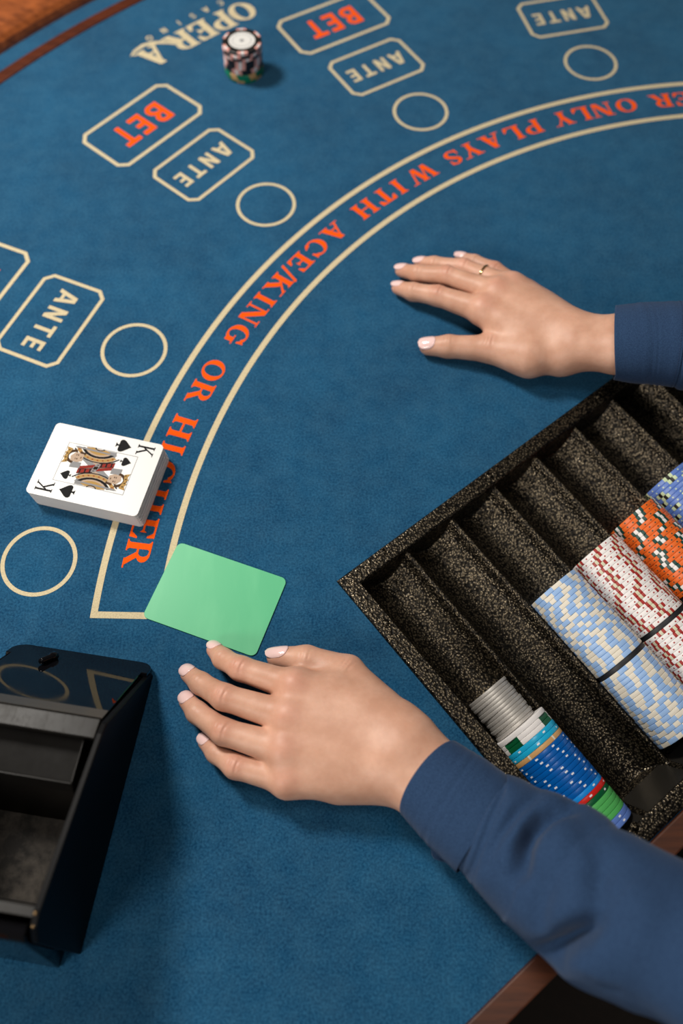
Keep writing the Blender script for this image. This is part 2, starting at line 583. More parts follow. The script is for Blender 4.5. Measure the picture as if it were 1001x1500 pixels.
# the words between the two lines, letter by letter where they stand
WORDS = [('printed_word', [('D', 88.9), ('E', 90.9), ('A', 92.9), ('L', 95.0), ('E', 98.2), ('R', 100.5)]),
         ('printed_word', [('O', 104.24), ('N', 106.9), ('L', 109.05), ('Y', 111.2)]),
         ('printed_word', [('P', 114.6), ('L', 116.75), ('A', 119.3), ('Y', 121.75), ('S', 123.87)]),
         ('printed_word', [('W', 127.75), ('I', 130.54), ('T', 132.4), ('H', 134.85)]),
         ('printed_word', [('A', 138.9), ('C', 141.36), ('E', 143.6), ('/', 145.3), ('K', 146.85), ('I', 148.85), ('N', 150.75), ('G', 153.25)]),
         ('printed_word', [('O', 157.36), ('R', 159.75)]),
         ('printed_word', [('H', 163.3), ('I', 165.3), ('G', 167.5), ('H', 170.0), ('E', 172.35), ('R', 174.5)])]
for nm, ls in WORDS:
    word(nm, ls, 589, 19.0, 1.22, 'print_orange')
T0, DT, RC, RCIRC = 3.0669, -.3075, 650.7, 26.6


def spot_frame(k):
    a = T0 + k * DT
    er = np.array([math.cos(a), math.sin(a)])
    et = np.array([-er[1], er[0]])
    return er * RC, er, et


def frame_box(k, r0, r1, t, ch, w):
    c, er, et = spot_frame(k)
    lp = lambda d: [(r0 + d, -t + ch), (r0 + ch, -t + d), (r1 - ch, -t + d), (r1 - d, -t + ch), (r1 - d, t - ch), (r1 - ch, t - d), (r0 + ch, t - d), (r0 + d, t - ch)]
    f = .41 * w
    o_, i_ = lp(0), [(r0 + w, -t + ch + f), (r0 + ch + f, -t + w), (r1 - ch - f, -t + w), (r1 - w, -t + ch + f), (r1 - w, t - ch - f), (r1 - ch - f, t - w), (r0 + ch + f, t - w), (r0 + w, t - ch - f)]
    P = lambda q: (*(c + er * q[0] + et * q[1]), .16)
    mb = MB()
    for i in range(8):
        j = (i + 1) % 8
        mb.poly([P(o_[i]), P(o_[j]), P(i_[j]), P(i_[i])])
    return mb.build('printed_box', M['print_cream'], felt, TB, fix=False)


def box_word(k, txt, r_top, r_base, half, gap, m):
    c, er, et = spot_frame(k)
    size = r_base - r_top
    W = sum(SANS[ch][0] for ch in txt)
    xs = (2 * half - gap * (len(txt) - 1)) / (W * size)
    mb = MB()
    x0 = -half
    for ch in txt:
        w, polys = SANS[ch]

        def fn(x, y):
            q = c + er * (r_base - y * size) + et * (x0 + x * size * xs)
            return q[0], q[1]
        put_glyph(mb, polys, fn, .14)
        x0 += w * size * xs + gap
    return mb.build('printed_word', M[m], felt, TB, fix=False)


for k in range(6):
    c, er, et = spot_frame(k)
    mb = MB()
    annulus(mb, c, RCIRC, 3.1, 0, 2 * PI, 56, .16)
    mb.build('printed_ring', M['print_cream'], felt, TB, fix=False)
    frame_box(k, 50.6, 113, 45.3, 7.6, 3.3)
    frame_box(k, 134, 200.6, 57.6, 8.4, 3.6)
    box_word(k, 'ANTE', 72, 91, 33.5, 4, 'print_cream')
    box_word(k, 'BET', 153, 183, 32, 3.5, 'print_orange')
for bold_ in (-.045, .045):
    word('printed_word', [(ch_, a_ + bold_) for ch_, a_ in [('O', 127.8), ('P', 129.55), ('E', 131.15), ('R', 133.0), ('A', 135.35)]], 905 + bold_ * 8, 31, .95, 'print_cream')
word('printed_word', [('C', 128.5), ('A', 129.7), ('S', 130.8), ('I', 131.95), ('N', 133.2), ('O', 134.42)], 920, 8.2, 1.0, 'print_cream', SANS)
mb = MB()                                                       # the swash that runs from the R under the A
sw = [(133.35, 889), (133.9, 899), (134.5, 907), (135.2, 911), (136.0, 909.5), (136.5, 906)]
for i in range(len(sw) - 1):
    q = []
    for j, s in ((i, -1), (i + 1, -1), (i + 1, 1), (i, 1)):
        wdt = (3.4, 3.2, 2.8, 2.4, 1.8, .5)[j]
        a = math.radians(sw[j][0] - s * .0)
        q.append(((sw[j][1] + s * wdt) * math.cos(a), (sw[j][1] + s * wdt) * math.sin(a), .15))
    mb.poly(q)
mb.build('printed_flourish', M['print_cream'], felt, TB, fix=False)

# ------------------------------------------------------------------ the chip tray
PITCH, RCH, U0 = 44.75, 21.6, 12.8                            # pitch of the channels, channel radius, first channel starts here
NT_ = 13
SLOPE = math.tan(math.radians(4.0))
axis_z = lambda v: 2.0 - (v - 13) * SLOPE
TRB = uv(TRU / 2, 131, 0)
tray = thing('chip_tray', TRB, 'long black hammered-metal chip tray sunk into the table before the dealer', 'tray')
VEND = 263.0


def tray_z(u, v):
    ax = axis_z(v)
    k = np.floor((u - U0) / PITCH)
    lu = (u - U0) - k * PITCH - PITCH / 2
    inside = (k >= 0) & (k < NT_)
    zz = ax - np.sqrt(np.maximum(RCH ** 2 - lu ** 2, 0))
    ridge = ax - 5.5
    ch = np.minimum(zz, ridge - .25 * np.maximum(0, np.abs(lu) - 20.6) ** 0)
    ch = ch + 1.0 * np.exp(-((np.abs(lu) - PITCH / 2) / 1.1) ** 2)
    ch = np.where(inside, ch, 40)
    # rounded ridge tops
    front = 3.0 - np.maximum(0, v - 12.0) * 5.5
    back = 3.0 - np.maximum(0, 250.5 - v) * 2.3
    side = 3.0 - np.minimum(np.maximum(0, u - 11.5), np.maximum(0, TRU - 11.5 - u)) * 6
    w = np.maximum(np.maximum(front, back), np.maximum(ch, side))
    w = np.where(w > 3.0, 3.0, w)
    # outer lip rounds down to the felt
    e = np.minimum(np.minimum(u, TRU - u), np.minimum(v, VEND - v))
    return np.where(e < 1.6, np.minimum(w, 3.0 - 2.4 * (1 - np.sqrt(np.maximum(0, 1 - (1 - e / 1.6) ** 2)))), w)


us = np.unique(np.concatenate([np.array([0, .4, .9, 1.6, 4, 8, 11, 11.6, 12, 12.4]), np.arange(U0, U0 + NT_ * PITCH + .1, PITCH / 26), np.array([TRU - 11, TRU - 8, TRU - 4, TRU - 1.6, TRU - .9, TRU - .4, TRU])]))
vs = np.unique(np.concatenate([np.array([0, .4, .9, 1.6, 4, 8, 11, 12]), np.arange(12.5, 18, .5), np.arange(18, 234, 6), np.arange(230, 252, 1.0), np.array([254, 258, VEND - 1.6, VEND - .9, VEND - .4, VEND])]))
UU, VV = np.meshgrid(us, vs, indexing='ij')
ZZ = tray_z(UU, VV)
P = C0[None, None] + UU[..., None] * U + VV[..., None] * V
P[..., 2] = ZZ
mb = MB()
mb.grid(P)
mb.build('tray_body', M['hammered'], tray, TRB, smooth=True, fix=False)
me = bpy.data.objects['tray_body'].data
if me.polygons[10].normal.z < 0:
    me.flip_normals()


for k in range(NT_):
    mb = MB()
    lus = np.linspace(-20, 20, 21)
    P = []
    for lu in lus:
        u = U0 + k * PITCH + PITCH / 2 + lu
        vv = np.linspace(238, 250.3, 120)
        bz = 3.0 - (250.5 - vv) * 2.3
        cz = np.array([axis_z(v_) - math.sqrt(RCH ** 2 - lu * lu) for v_ in vv])
        i0 = int(np.argmax(bz > np.minimum(cz, [axis_z(v_) - 5.5 for v_ in vv])))
        P.append([uv(u, v_, 3.0 - (250.5 - v_) * 2.3 + .35) for v_ in np.linspace(vv[i0], 250.3, 8)])
    mb.grid(np.array(P))
    mb.build('end_plate', M['gloss_plate'], tray, TRB, smooth=True)


def disc_cap(name, c, r, h, m, parent, base, n=28):
    mb = MB()
    prof = [(r * .0, h * .7), (r * .7, h * .7), (r * .74, h * .05), (r * .86, h * .05), (r * .92, h), (r * 1.05, h), (r * 1.1, -1)]
    P = [[(c[0] + rr * math.cos(t), c[1] + rr * math.sin(t), c[2] + z) for rr, z in prof] for t in np.linspace(0, 2 * PI, n, endpoint=False)]
    mb.grid(np.array(P), close_u=True)
    return mb.build(name, m, parent, base, smooth=True)


for q in (at(562, 809, 3), at(566, 913, 3), uv(148, 5.6, 3), uv(270, 5.5, 3), uv(390, 5.5, 3), uv(510, 5.5, 3), uv(5.8, 200, 3), at(931, 1212, 3), uv(190, 257, 3), uv(330, 257, 3)):
    disc_cap('rivet', q, 3.2, .7, M['hammered'], tray, TRB)

# ------------------------------------------------------------------ chips
CHIP_R, CHIP_H = 21.05, 3.42
ORD = ['first', 'second', 'third', 'fourth', 'fifth', 'sixth', 'seventh', 'eighth', 'ninth', 'tenth', 'eleventh', 'twelfth', 'thirteenth', 'fourteenth',
       'fifteenth', 'sixteenth', 'seventeenth', 'eighteenth', 'nineteenth', 'twentieth']


def chip_mesh(name, R, H, groups, dots, body_m, spot_ms, dot_m=None, dw=1.6):
    """groups: (start deg, [(width deg, material index)]) on the rim; dots: degrees.
    Returns body mesh, rim inlay mesh (and label mesh); the inlays fill gaps left in the body."""
    segs = []                                                  # (a0, a1, material: -1 body, k inlay, -2 dot)
    marks = []
    for g0, items in groups:
        a = g0
        for wd_, k in items:
            marks.append((a, a + wd_, k))
            a += wd_
    for d in dots:
        marks.append((d - dw, d + dw, -2))
    marks.sort()
    cur = 0.0
    for a, b, k in marks:
        while cur < a - 1e-6:
            nx = min(a, cur + 9)
            segs.append((cur, nx, -1))
            cur = nx
        segs.append((a, b, k))
        cur = b
    while cur < 360 - 1e-6:
        nx = min(360, cur + 9)
        segs.append((cur, nx, -1))
        cur = nx
    hz = H / 2
    prof = [(R * .55, hz), (R - 2.6, hz), (R - .5, hz), (R - .08, hz - .32), (R, hz * .30), (R, -hz * .30), (R - .08, -hz + .32), (R - .5, -hz), (R - 2.6, -hz), (R * .55, -hz)]
    bodyb, spot = MB(), MB()
    for a, b, k in segs:
        a_, b_ = math.radians(a), math.radians(b)
        for i in range(len(prof) - 1):
            (r0, z0), (r1, z1) = prof[i], prof[i + 1]
            quad = [(r0 * math.cos(a_), r0 * math.sin(a_), z0), (r1 * math.cos(a_), r1 * math.sin(a_), z1), (r1 * math.cos(b_), r1 * math.sin(b_), z1), (r0 * math.cos(b_), r0 * math.sin(b_), z0)]
            if k >= 0 and 1 <= i <= 7:
                spot.poly(quad, k)
            elif k == -2 and i == 4:
                spot.poly(quad, len(spot_ms))
            else:
                bodyb.poly(quad)
    for s in (1, -1):
        pts = [(prof[0][0] * math.cos(math.radians(a)), prof[0][0] * math.sin(math.radians(a)), s * hz) for a, b, k in segs]
        bodyb.poly(pts if s > 0 else pts[::-1])
    def clean(b, nm, mats):
        me = mesh_from(nm, b.v, b.f, b.m, True)
        bm = bmesh.new()
        bm.from_mesh(me)
        bmesh.ops.remove_doubles(bm, verts=bm.verts, dist=1e-7)
        bm.to_mesh(me)
        bm.free()
        me.polygons.foreach_set('use_smooth', [True] * len(me.polygons))
        for m_ in mats:
            me.materials.append(m_)
        try:
            me.set_sharp_from_angle(angle=math.radians(35))
        except Exception:
            pass
        return me
    bme = clean(bodyb, name, [body_m])
    sme = clean(spot, name + '_inlay', list(spot_ms) + ([dot_m] if dot_m else [])) if spot.f else None
    return bme, sme


def ring_groups(n, items, off=0):
    tot = sum(w for w, k in items)
    return [(off + i * 360 / n, items) for i in range(n)]


c = lambda k: M['chip_' + k]
CHIPS = {
    'sky': chip_mesh('poker_chip', CHIP_R, CHIP_H, ring_groups(5, [(21, 0)], 2) + ring_groups(5, [(12, 0)], 42), [], c('sky'), [c('ivory')]),
    'white': chip_mesh('poker_chip', CHIP_R, CHIP_H, ring_groups(7, [(6, 0), (6, 1), (6, 0)], 2), [27 + i * 360 / 7 for i in range(7)] + [42 + i * 360 / 7 for i in range(7)], c('white'), [c('brick'), c('sage')], c('brick')),
    'orange': chip_mesh('poker_chip', CHIP_R, CHIP_H, ring_groups(6, [(7, 0), (8, 1), (7, 0)], 2), [34 + i * 60 for i in range(6)] + [49 + i * 60 for i in range(6)], c('orange'), [c('pine'), c('white')], c('pine')),
    'peri': chip_mesh('poker_chip', CHIP_R, CHIP_H, ring_groups(5, [(7, 0), (7, 1), (7, 0)], 2), [37 + i * 72 for i in range(5)] + [57 + i * 72 for i in range(5)], c('peri'), [c('mint'), c('black')], c('mint')),
    'blue': chip_mesh('poker_chip', CHIP_R, CHIP_H, [], [8 + i * 360 / 9 for i in range(9)], c('blue'), [], c('dot'), 2.9),
    'cyan': chip_mesh('poker_chip', CHIP_R, CHIP_H, [], [8 + i * 360 / 6 for i in range(6)], c('cyan'), [], c('dot'), 2.9),
    'tan': chip_mesh('poker_chip', CHIP_R, CHIP_H, ring_groups(6, [(4, 0)], 8), [], c('tan'), [c('ivory')]),
    'azure': chip_mesh('poker_chip', CHIP_R, CHIP_H, [], [8 + i * 360 / 6 for i in range(6)], c('azure'), [], c('dot'), 2.9),
    'red': chip_mesh('poker_chip', CHIP_R, CHIP_H, [], [8 + i * 360 / 7 for i in range(7)], c('red'), [], c('dot'), 2.9),
    'green': chip_mesh('poker_chip', CHIP_R, CHIP_H, [], [8 + i * 360 / 7 for i in range(7)], c('green'), [], c('dot'), 2.9),
    'lime': chip_mesh('poker_chip', CHIP_R, CHIP_H, [], [], c('lime'), [c('dot')]),
    'violet': chip_mesh('poker_chip', CHIP_R, CHIP_H, [], [8 + i * 360 / 7 for i in range(7)], c('peri'), [], c('dot'), 2.9),
    'plain': chip_mesh('poker_chip', CHIP_R, CHIP_H, [], [], c('white'), [c('dot')]),
    'whitegreen': chip_mesh('poker_chip', CHIP_R, CHIP_H, ring_groups(4, [(34, 0)], 10), [], c('white'), [c('green')]),
    'black': chip_mesh('poker_chip', 19.7, 3.4, ring_groups(6, [(11, 0), (9, 1), (11, 0)], 10), [], c('black'), [c('pink'), c('white')]),
    'jade': chip_mesh('poker_chip', 19.7, 3.4, ring_groups(6, [(22, 0)], 10), [], c('jade'), [c('tan')]),
    'silver': chip_mesh('metal_token', 16.4, 2.55, [], [], M['silver'], [c('dot')]),
    'spacer': chip_mesh('row_spacer', CHIP_R - .6, 3.6, [], [], M['black_rubber'], [c('dot')]),
}
PROTO = {}


def place_chip(kind, mw, label, cat='chip', group=None, name='poker_chip'):
    """first chip of a kind is linked as it is, later ones are obj.copy() of it and of its inlay"""
    if kind not in PROTO:
        b, s = CHIPS[kind]
        o = bpy.data.objects.new(name, b)
        q = None
        if s:
            q = bpy.data.objects.new('edge_inlay', s)
        PROTO[kind] = (o, q)
    else:
        o0, q0 = PROTO[kind]
        o = o0.copy()
        q = q0.copy() if q0 else None
    S.collection.objects.link(o)
    o.matrix_world = mw
    if q:
        S.collection.objects.link(q)
        q.parent = o
    for key in ('label', 'category', 'group'):
        if key in o: del o[key]
    tag(o, label, cat, group)
    return o


AXD = (V * math.cos(math.radians(4)) + np.array([0, 0, -math.sin(math.radians(4))]))
AXN = (V * math.sin(math.radians(4)) + np.array([0, 0, math.cos(math.radians(4))]))


def row_matrix(tube, v, spin, r=CHIP_R, jit=.12):
    """a chip standing in channel number tube, its axis along the channel"""
    uc = U0 + tube * PITCH + PITCH / 2
    p = uv(uc, v, axis_z(v)) - AXN * (RCH - r - .12)
    p = p + U * random.uniform(-jit, jit)
    X, Y, Z = U, np.cross(AXD, U), AXD
    m = Matrix(((X[0], Y[0], Z[0], p[0] / 1000), (X[1], Y[1], Z[1], p[1] / 1000), (X[2], Y[2], Z[2], p[2] / 1000 + TZ), (0, 0, 0, 1)))
    return m @ Matrix.Rotation(spin, 4, 'Z')


def chip_row(kind, tube, v0, n, desc, group, spin=None):
    v = v0
    for i in range(n):
        where = '%s from the top' % ORD[i]
        s = random.uniform(0, 2 * PI) if spin is None else spin(i)
        place_chip(kind, row_matrix(tube, v + CHIP_H / 2, s), '%s, %s' % (desc, where), 'chip', group)
        v += CHIP_H
    return v


def spacer(tube, v, label):
    place_chip('spacer', row_matrix(tube, v + 1.8, 0), label, 'spacer', 'black spacers in the chip tray', 'row_spacer')
    return v + 3.6


walk = lambda st: (lambda i, s=[0.0]: s.__setitem__(0, s[0] + (random.gauss(st, .34) if random.random() > .12 else random.uniform(0, 1.2))) or s[0])
v = chip_row('sky', 2, 101.0, 20, 'light blue and cream chip above the row\'s black spacer', 'upper light blue chips', walk(.10))
v = spacer(2, v, 'black spacer disc between the two light blue rows of chips')
chip_row('sky', 2, v, 17, 'light blue and cream chip below the row\'s black spacer', 'lower light blue chips', walk(-.08))
v = chip_row('white', 3, 99.6, 20, 'white chip with brick red marks above the black spacer', 'upper white and red chips', walk(.07))
v = spacer(3, v, 'black spacer disc between the two white and red rows of chips')
chip_row('white', 3, v, 16, 'white chip with brick red marks below the black spacer', 'lower white and red chips', walk(.07))
v = chip_row('orange', 4, 97.0, 20, 'orange chip with dark green and white marks', 'orange chips', walk(.09))
spacer(4, v, 'black spacer disc below the orange row of chips')
v = chip_row('peri', 5, 91.0, 20, 'periwinkle chip with pale green and black marks', 'periwinkle chips', walk(.12))
# the mixed first channel
v = 127.0
for i in range(12):
    s = place_chip('silver', row_matrix(0, v + 1.28, 0, 16.4, .5), 'small silver token, %s from the top of the first channel' % ORD[i], 'token', 'silver tokens in the first channel', 'metal_token')
    v += 2.6
FIRST = [('plain', 'plain white chip directly below the silver tokens')] + \
    [('whitegreen', 'white chip with dark green blocks, %s below the plain white chip' % ORD[i]) for i in range(2)] + \
    [('cyan', 'cyan chip with white dots, %s below the white and green chips' % ORD[i]) for i in range(2)] + [('tan', 'tan chip between the cyan and the blue chips')] + \
    [('blue', 'royal blue chip with white dots, %s below the tan chip' % ORD[i]) for i in range(10)] + [('azure', 'bright azure chip just above the red chip'), ('red', 'red chip with white dots in the first channel'), ('green', 'dark green chip with white dots just below the red chip')] + \
    [('lime', 'light green chip, %s below the dark green chip' % ORD[i]) for i in range(4)] + [('violet', 'periwinkle chip with white dots, %s below the light green chips' % ORD[i]) for i in range(2)]
v += .3
for i, (k, lb) in enumerate(FIRST):
    sp = {'whitegreen': 1.95, 'cyan': .4 * i}.get(k, random.uniform(0, 6.28))
    place_chip(k, row_matrix(0, v + CHIP_H / 2, sp), lb, 'chip', 'mixed chips in the first channel')
    v += CHIP_H

# the leaning stack on the far side of the felt
base = at(358, 105, 0)
topc = at(355, 60, 37)
NST = 11
for i in range(NST):
    z = 3.4 * i + 1.7
    f = i / (NST - 1)
    px = base * (1 - f) + topc * f + np.array([random.uniform(-.7, .7), random.uniform(-.7, .7), 0])
    k = 'jade' if i < 3 else 'black'
    mw = Matrix.Translation((px[0] / 1000, px[1] / 1000, z / 1000 + TZ)) @ Matrix.Rotation(random.uniform(0, 6.28), 4, 'Z')
    desc = 'green chip with tan edge marks' if k == 'jade' else 'black chip with pink and white edge marks'
    if i == NST - 1:
        lb = 'black chip with white round label, topmost of the stack beside the printed lettering'
    else:
        lb = '%s, %s from the bottom of the far stack' % (desc, ORD[i])
    o = place_chip(k, mw, lb, 'chip', 'stack of chips on the far felt')
    if i == NST - 1:
        mb = MB()
        for r0, r1, m_, zz in ((0.01, 13.2, 0, .12), (9.4, 9.9, 1, .16), (0.01, 2.2, 2, .16)):
            for t in range(40):
                a_, b_ = 2 * PI * t / 40, 2 * PI * (t + 1) / 40
                mb.poly([(r0 * math.cos(a_), r0 * math.sin(a_), 1.7 + zz), (r1 * math.cos(a_), r1 * math.sin(a_), 1.7 + zz), (r1 * math.cos(b_), r1 * math.sin(b_), 1.7 + zz), (r0 * math.cos(b_), r0 * math.sin(b_), 1.7 + zz)], m_)
        q = mb.build('round_label', [M['card_white'], M['ink_line'], M['ink_grey']], o, fix=False)
        tag(q, 'white round label on the chip face')

# ------------------------------------------------------------------ cards
def rounded(w, h, r, n=6):
    pts = []
    for cx, cy, a in ((w / 2 - r, h / 2 - r, 0), (-w / 2 + r, h / 2 - r, 90), (-w / 2 + r, -h / 2 + r, 180), (w / 2 - r, -h / 2 + r, 270)):
        for i in range(n + 1):
            t = math.radians(a + 90 * i / n)
            pts.append((cx + r * math.cos(t), cy + r * math.sin(t)))
    return pts


def frame2(origin, ax):
    ax = np.array(ax) / np.linalg.norm(ax)
    ay = np.array([-ax[1], ax[0]])
    return lambda x, y, z: (origin[0] + ax[0] * x + ay[0] * y, origin[1] + ax[1] * x + ay[1] * y, z)


# green cut card
cq = [at(263.3, 793.8), at(421.3, 850.1), at(375.7, 962.7), at(205.9, 904.1)]
cc = sum(cq) / 4
dx = (cq[1] - cq[0]) + (cq[2] - cq[3])
F = frame2(cc, dx[:2])
pts = rounded(87.5, 62.5, 4.5)
mb = MB()
mb.prism([F(x, y, .25) for x, y in pts], (0, 0, .75))
o = mb.build('cut_card', M['green_plastic'], None, tuple(cc[:2]) + (0,), bevel=.15, seg=1)
tag(o, 'blank green plastic cut card lying on the felt at the fingertips', 'card')
# deck with the king on top
dq = [at(85, 622, 18), at(241, 652, 18), at(194, 756, 18), at(41, 718, 18)]
dc = sum(dq) / 4
ddx = (dq[1] - dq[0]) + (dq[2] - dq[3])
DW, DH = 88.0, 63.0
b3 = (dc[0], dc[1], 0)
FD = frame2(dc, ddx[:2])
mb = MB()
NC = 46
for i in range(NC):
    z = .2 + i * .375
    j = random.uniform(-.25, .25)
    k = (1 - i / NC) * 1.6
    pts = rounded(DW - .2, DH - .2, 3.5, 3)
    mb.prism([FD(x + j + k * .9, y + random.uniform(-.02, .02) - k * .1, z) for x, y in pts], (0, 0, .345))
o = mb.build('card_deck', M['card_edge'], None, b3)
tag(o, 'thick deck of white playing cards squared up on the printed ring line', 'deck of cards', kind='stuff')
king = thing('playing_card', (dc[0], dc[1], 17.6), 'king of spades lying face up on top of the deck', 'card')
kb = (dc[0], dc[1], 17.6)
ZK = 17.62
mb = MB()
mb.prism([FD(x, y, ZK) for x, y in rounded(DW, DH, 3.6, 6)], (0, 0, .33))
mb.build('card_face', M['card_white'], king, kb)
ZP = ZK + .35


LEVEL = [0]


def card_print(name, polys, m, both=True):
    if name not in ('picture_frame',) and both:
        LEVEL[0] += 1
        if not name.startswith(('index', 'court')):
            polys = [[(x * 1.3, y * .84) for x, y in p] for p in polys]
        card_print(name, polys, m, False)
        return card_print(name, [[(-x, -y) for x, y in p] for p in polys], m, False)
    LEVEL[0] += 0 if not both else 1
    mb = MB()
    for s in ((1, -1) if both else (1,)):
        for i, p in enumerate(polys):
            mb.poly([FD(s * x, s * y, ZP + LEVEL[0] * .012 + (i % 5) * .0015) for x, y in p])
    return mb.build(name, m, king, kb, fix=False)


def spade(cx, cy, h, d):
    """spade pip, tip pointing along angle d (degrees)"""
    out = []
    prof = [(0, .52), (.08, .40), (.22, .24), (.36, .08), (.44, -.08), (.42, -.22), (.32, -.30), (.2, -.30), (.08, -.22), (.05, -.2)]
    L = [(x, y) for x, y in prof]
    R = [(-x, y) for x, y in prof][::-1]
    for i in range(len(prof) - 1):
        (x0, y0), (x1, y1) = prof[i], prof[i + 1]
        out.append([(x0, y0), (x1, y1), (-x1, y1), (-x0, y0)] if i else [(x0, y0), (x1, y1), (-x1, y1)])
    out.append([(-.05, -.2), (.05, -.2), (.06, -.38), (.17, -.5), (-.17, -.5), (-.06, -.38)])
    a = math.radians(d - 90)
    ca, sa = math.cos(a), math.sin(a)
    return [[(cx + h * (x * ca - y * sa), cy + h * (x * sa + y * ca)) for x, y in p] for p in out]


KW, KP = .9, (rect(.08, 0, .24, 1) + slab(0, .32, 0, True) + slab(0, .32, 1, False) + diag(.2, .36, .72, 1, .13) + diag(.76, 0, .36, .56, .17) + slab(.6, .92, 0, True) + slab(.56, .88, 1, False))


def king_letter(cx, cy, h, d):
    a = math.radians(d - 90)
    ca, sa = math.cos(a), math.sin(a)
    return [[(cx + h * ((x - KW / 2) * .74 * ca - (y - .5) * sa), cy + h * ((x - KW / 2) * .74 * sa + (y - .5) * ca)) for x, y in p] for p in KP]


# the index of the right-hand end stands near the upper right corner of the card, letters' tops toward that short end
card_print('index_letter', king_letter(31.5, 23.4, 13.5, 0), M['ink_ink'])
card_print('index_pip', spade(13.8, 23.4, 12.4, 0), M['ink_ink'])
fx, fy = 28.0, 17.0
t = .4
card_print('picture_frame', rect(-fx, fy - t, fx, fy) + rect(fx - t, -fy, fx, fy), M['ink_line'])
card_print('court_pip', spade(20.2, 10.4, 8.6, 0), M['ink_ink'])
# half of the court figure (head toward +x), the other half is its turn by 180 degrees
bandp = lambda cx, cy, r0, r1, a0, a1, n=8: ring_sector(cx, cy, r1, r1, r1 - r0, r1 - r0, a0, a1, n)
card_print('robe', [[(0, -3), (8, 2), (8.6, 10), (8.6, 19.4), (-10, 19.4), (-10, 6), (-4, 0)]], M['ink_pale'])
card_print('robe_panel', [[(-10, 6), (-4, 0), (0, -3), (3, 0), (-2, 4), (-10, 10)], [(8.6, 12), (8.6, 19.4), (3, 19.4)]], M['ink_grey'])
card_print('sleeve_gold', bandp(-2, 21, 11.8, 14.4, 195, 325, 12) + bandp(-2, 21, 3.5, 7.8, 195, 335, 10), M['ink_gold'])
card_print('sleeve_band', bandp(-2, 21, 9.2, 11.2, 195, 330) + bandp(-2, 21, 15.0, 16.0, 200, 330) + bandp(-2, 21, 2.6, 3.4, 195, 340), M['ink_ink'])
card_print('sleeve_stud', [q for a in range(205, 325, 14) for q in rect(-2 + 13.1 * math.cos(math.radians(a)) - .5, 21 + 13.1 * math.sin(math.radians(a)) - .5, -2 + 13.1 * math.cos(math.radians(a)) + .5, 21 + 13.1 * math.sin(math.radians(a)) + .5)], M['ink_red'])
card_print('collar', [[(1, 4.8), (10, 8.8), (10, 4.8), (1, .8)], [(-10, -1.4), (-1, 3.2), (-1, .2), (-10, -4.6)]], M['ink_red'])
card_print('collar_bar', rect(2.2, 1.6, 3.1, 5.4) + rect(5, 2.8, 5.9, 6.8) + rect(8, 4.2, 8.8, 8) + [[(1, 5.2), (10, 9.2), (10, 8.6), (1, 4.6)], [(1, 1), (10, 5), (10, 4.4), (1, .4)]], M['ink_ink'])
card_print('beard', [[(9.4, -2.4), (15.6, -1.4), (15.6, 4.4), (9.4, 3.4)]], M['ink_grey'])
card_print('sash', [[(-1.4, -1.4), (1.4, -1.4), (2.2, 4.6), (-.4, 4.6)]], M['ink_grey'])
card_print('sash_mark', rect(-.4, -.8, .3, .2) + rect(.2, 1, .9, 2) + rect(.3, 2.8, 1.2, 3.8), M['ink_brown'])
card_print('hair', bandp(13.2, -7, 5.2, 7.6, -80, 75, 12) + [[(8.6, -12.4), (12.4, -13.6), (12.4, -11.2), (9.2, -10)]], M['ink_brown'])
card_print('face', [[(9.6, -10.8), (15.0, -11.6), (17.2, -7), (16.4, -2.4), (12.5, -1.8), (9.6, -4)]], M['ink_pale'])
card_print('feature', rect(12.6, -9.8, 13.3, -8.4) + rect(12.6, -5.8, 13.3, -4.4) + rect(13.8, -10, 14.2, -8.2) + rect(13.8, -6, 14.2, -4.2) + rect(10.6, -7.9, 11.1, -6), M['ink_brown'])
card_print('crown', [[(17.4, -14.6), (21.2, -15.4), (20.2, -11.5), (21.2, -9.5), (20.2, -7), (21.2, -5), (20.2, -2.5), (21.2, 1.4), (18, -.4), (19, -7)]], M['ink_gold'])
card_print('crown_gem', [[(18.4, -12.6), (19.6, -13.2), (19.8, -11.6)], [(19.0, -9), (20.2, -9.6), (20, -7.8)], [(19, -4.8), (20.2, -5.4), (20, -3.6)], [(18.2, -1.6), (19.4, -2), (19.2, -.4)]], M['ink_ink'])
card_print('sword', [[(-9, -16.9), (15, -18.2), (17, -17.4), (15, -16.4), (-9, -15.6)]], M['ink_grey'])

# ------------------------------------------------------------------ the card shoe
SO = np.array([-554.7, -40.7, 0])
sa_ = math.radians(-97.75)
SS = np.array([math.cos(sa_), math.sin(sa_), 0])
ST = np.array([SS[1], -SS[0], 0])
SP = lambda s, t, z: SO + SS * s + ST * t + np.array([0, 0, z])
SB = SP(80, 50, 0)
shoe = thing('card_shoe', SB, 'glossy black card shoe with open back standing left on the felt', 'card shoe')
SW = 101.0
wall = [(-5, .3), (-5, 6), (0, 13), (43, 74), (50, 77), (143, 98), (150, 96), (158, 86), (167, .3)]


def side(t0, t1, name):
    mb = MB()
    mb.prism([SP(s, t0, z) for s, z in wall], ST * (t1 - t0))
    return mb.build(name, M['dull_black'], shoe, SB, bevel=.7)


side(0, 3.6, 'side_wall')
side(SW - 4.5, SW, 'side_wall')
# sloping front plate with rounded lower corners
pl0, pl1 = np.array([-13.0, 1.2]), np.array([41.0, 71.0])
dl = pl1 - pl0
Lp = float(np.hypot(*dl))
dl = dl / Lp
nl = np.array([-dl[1], dl[0]])                                   # outward, forward and up


def on_plate(x, t, h=0.0):
    q = pl0 + dl * x + nl * h
    return SP(q[0], t, q[1])


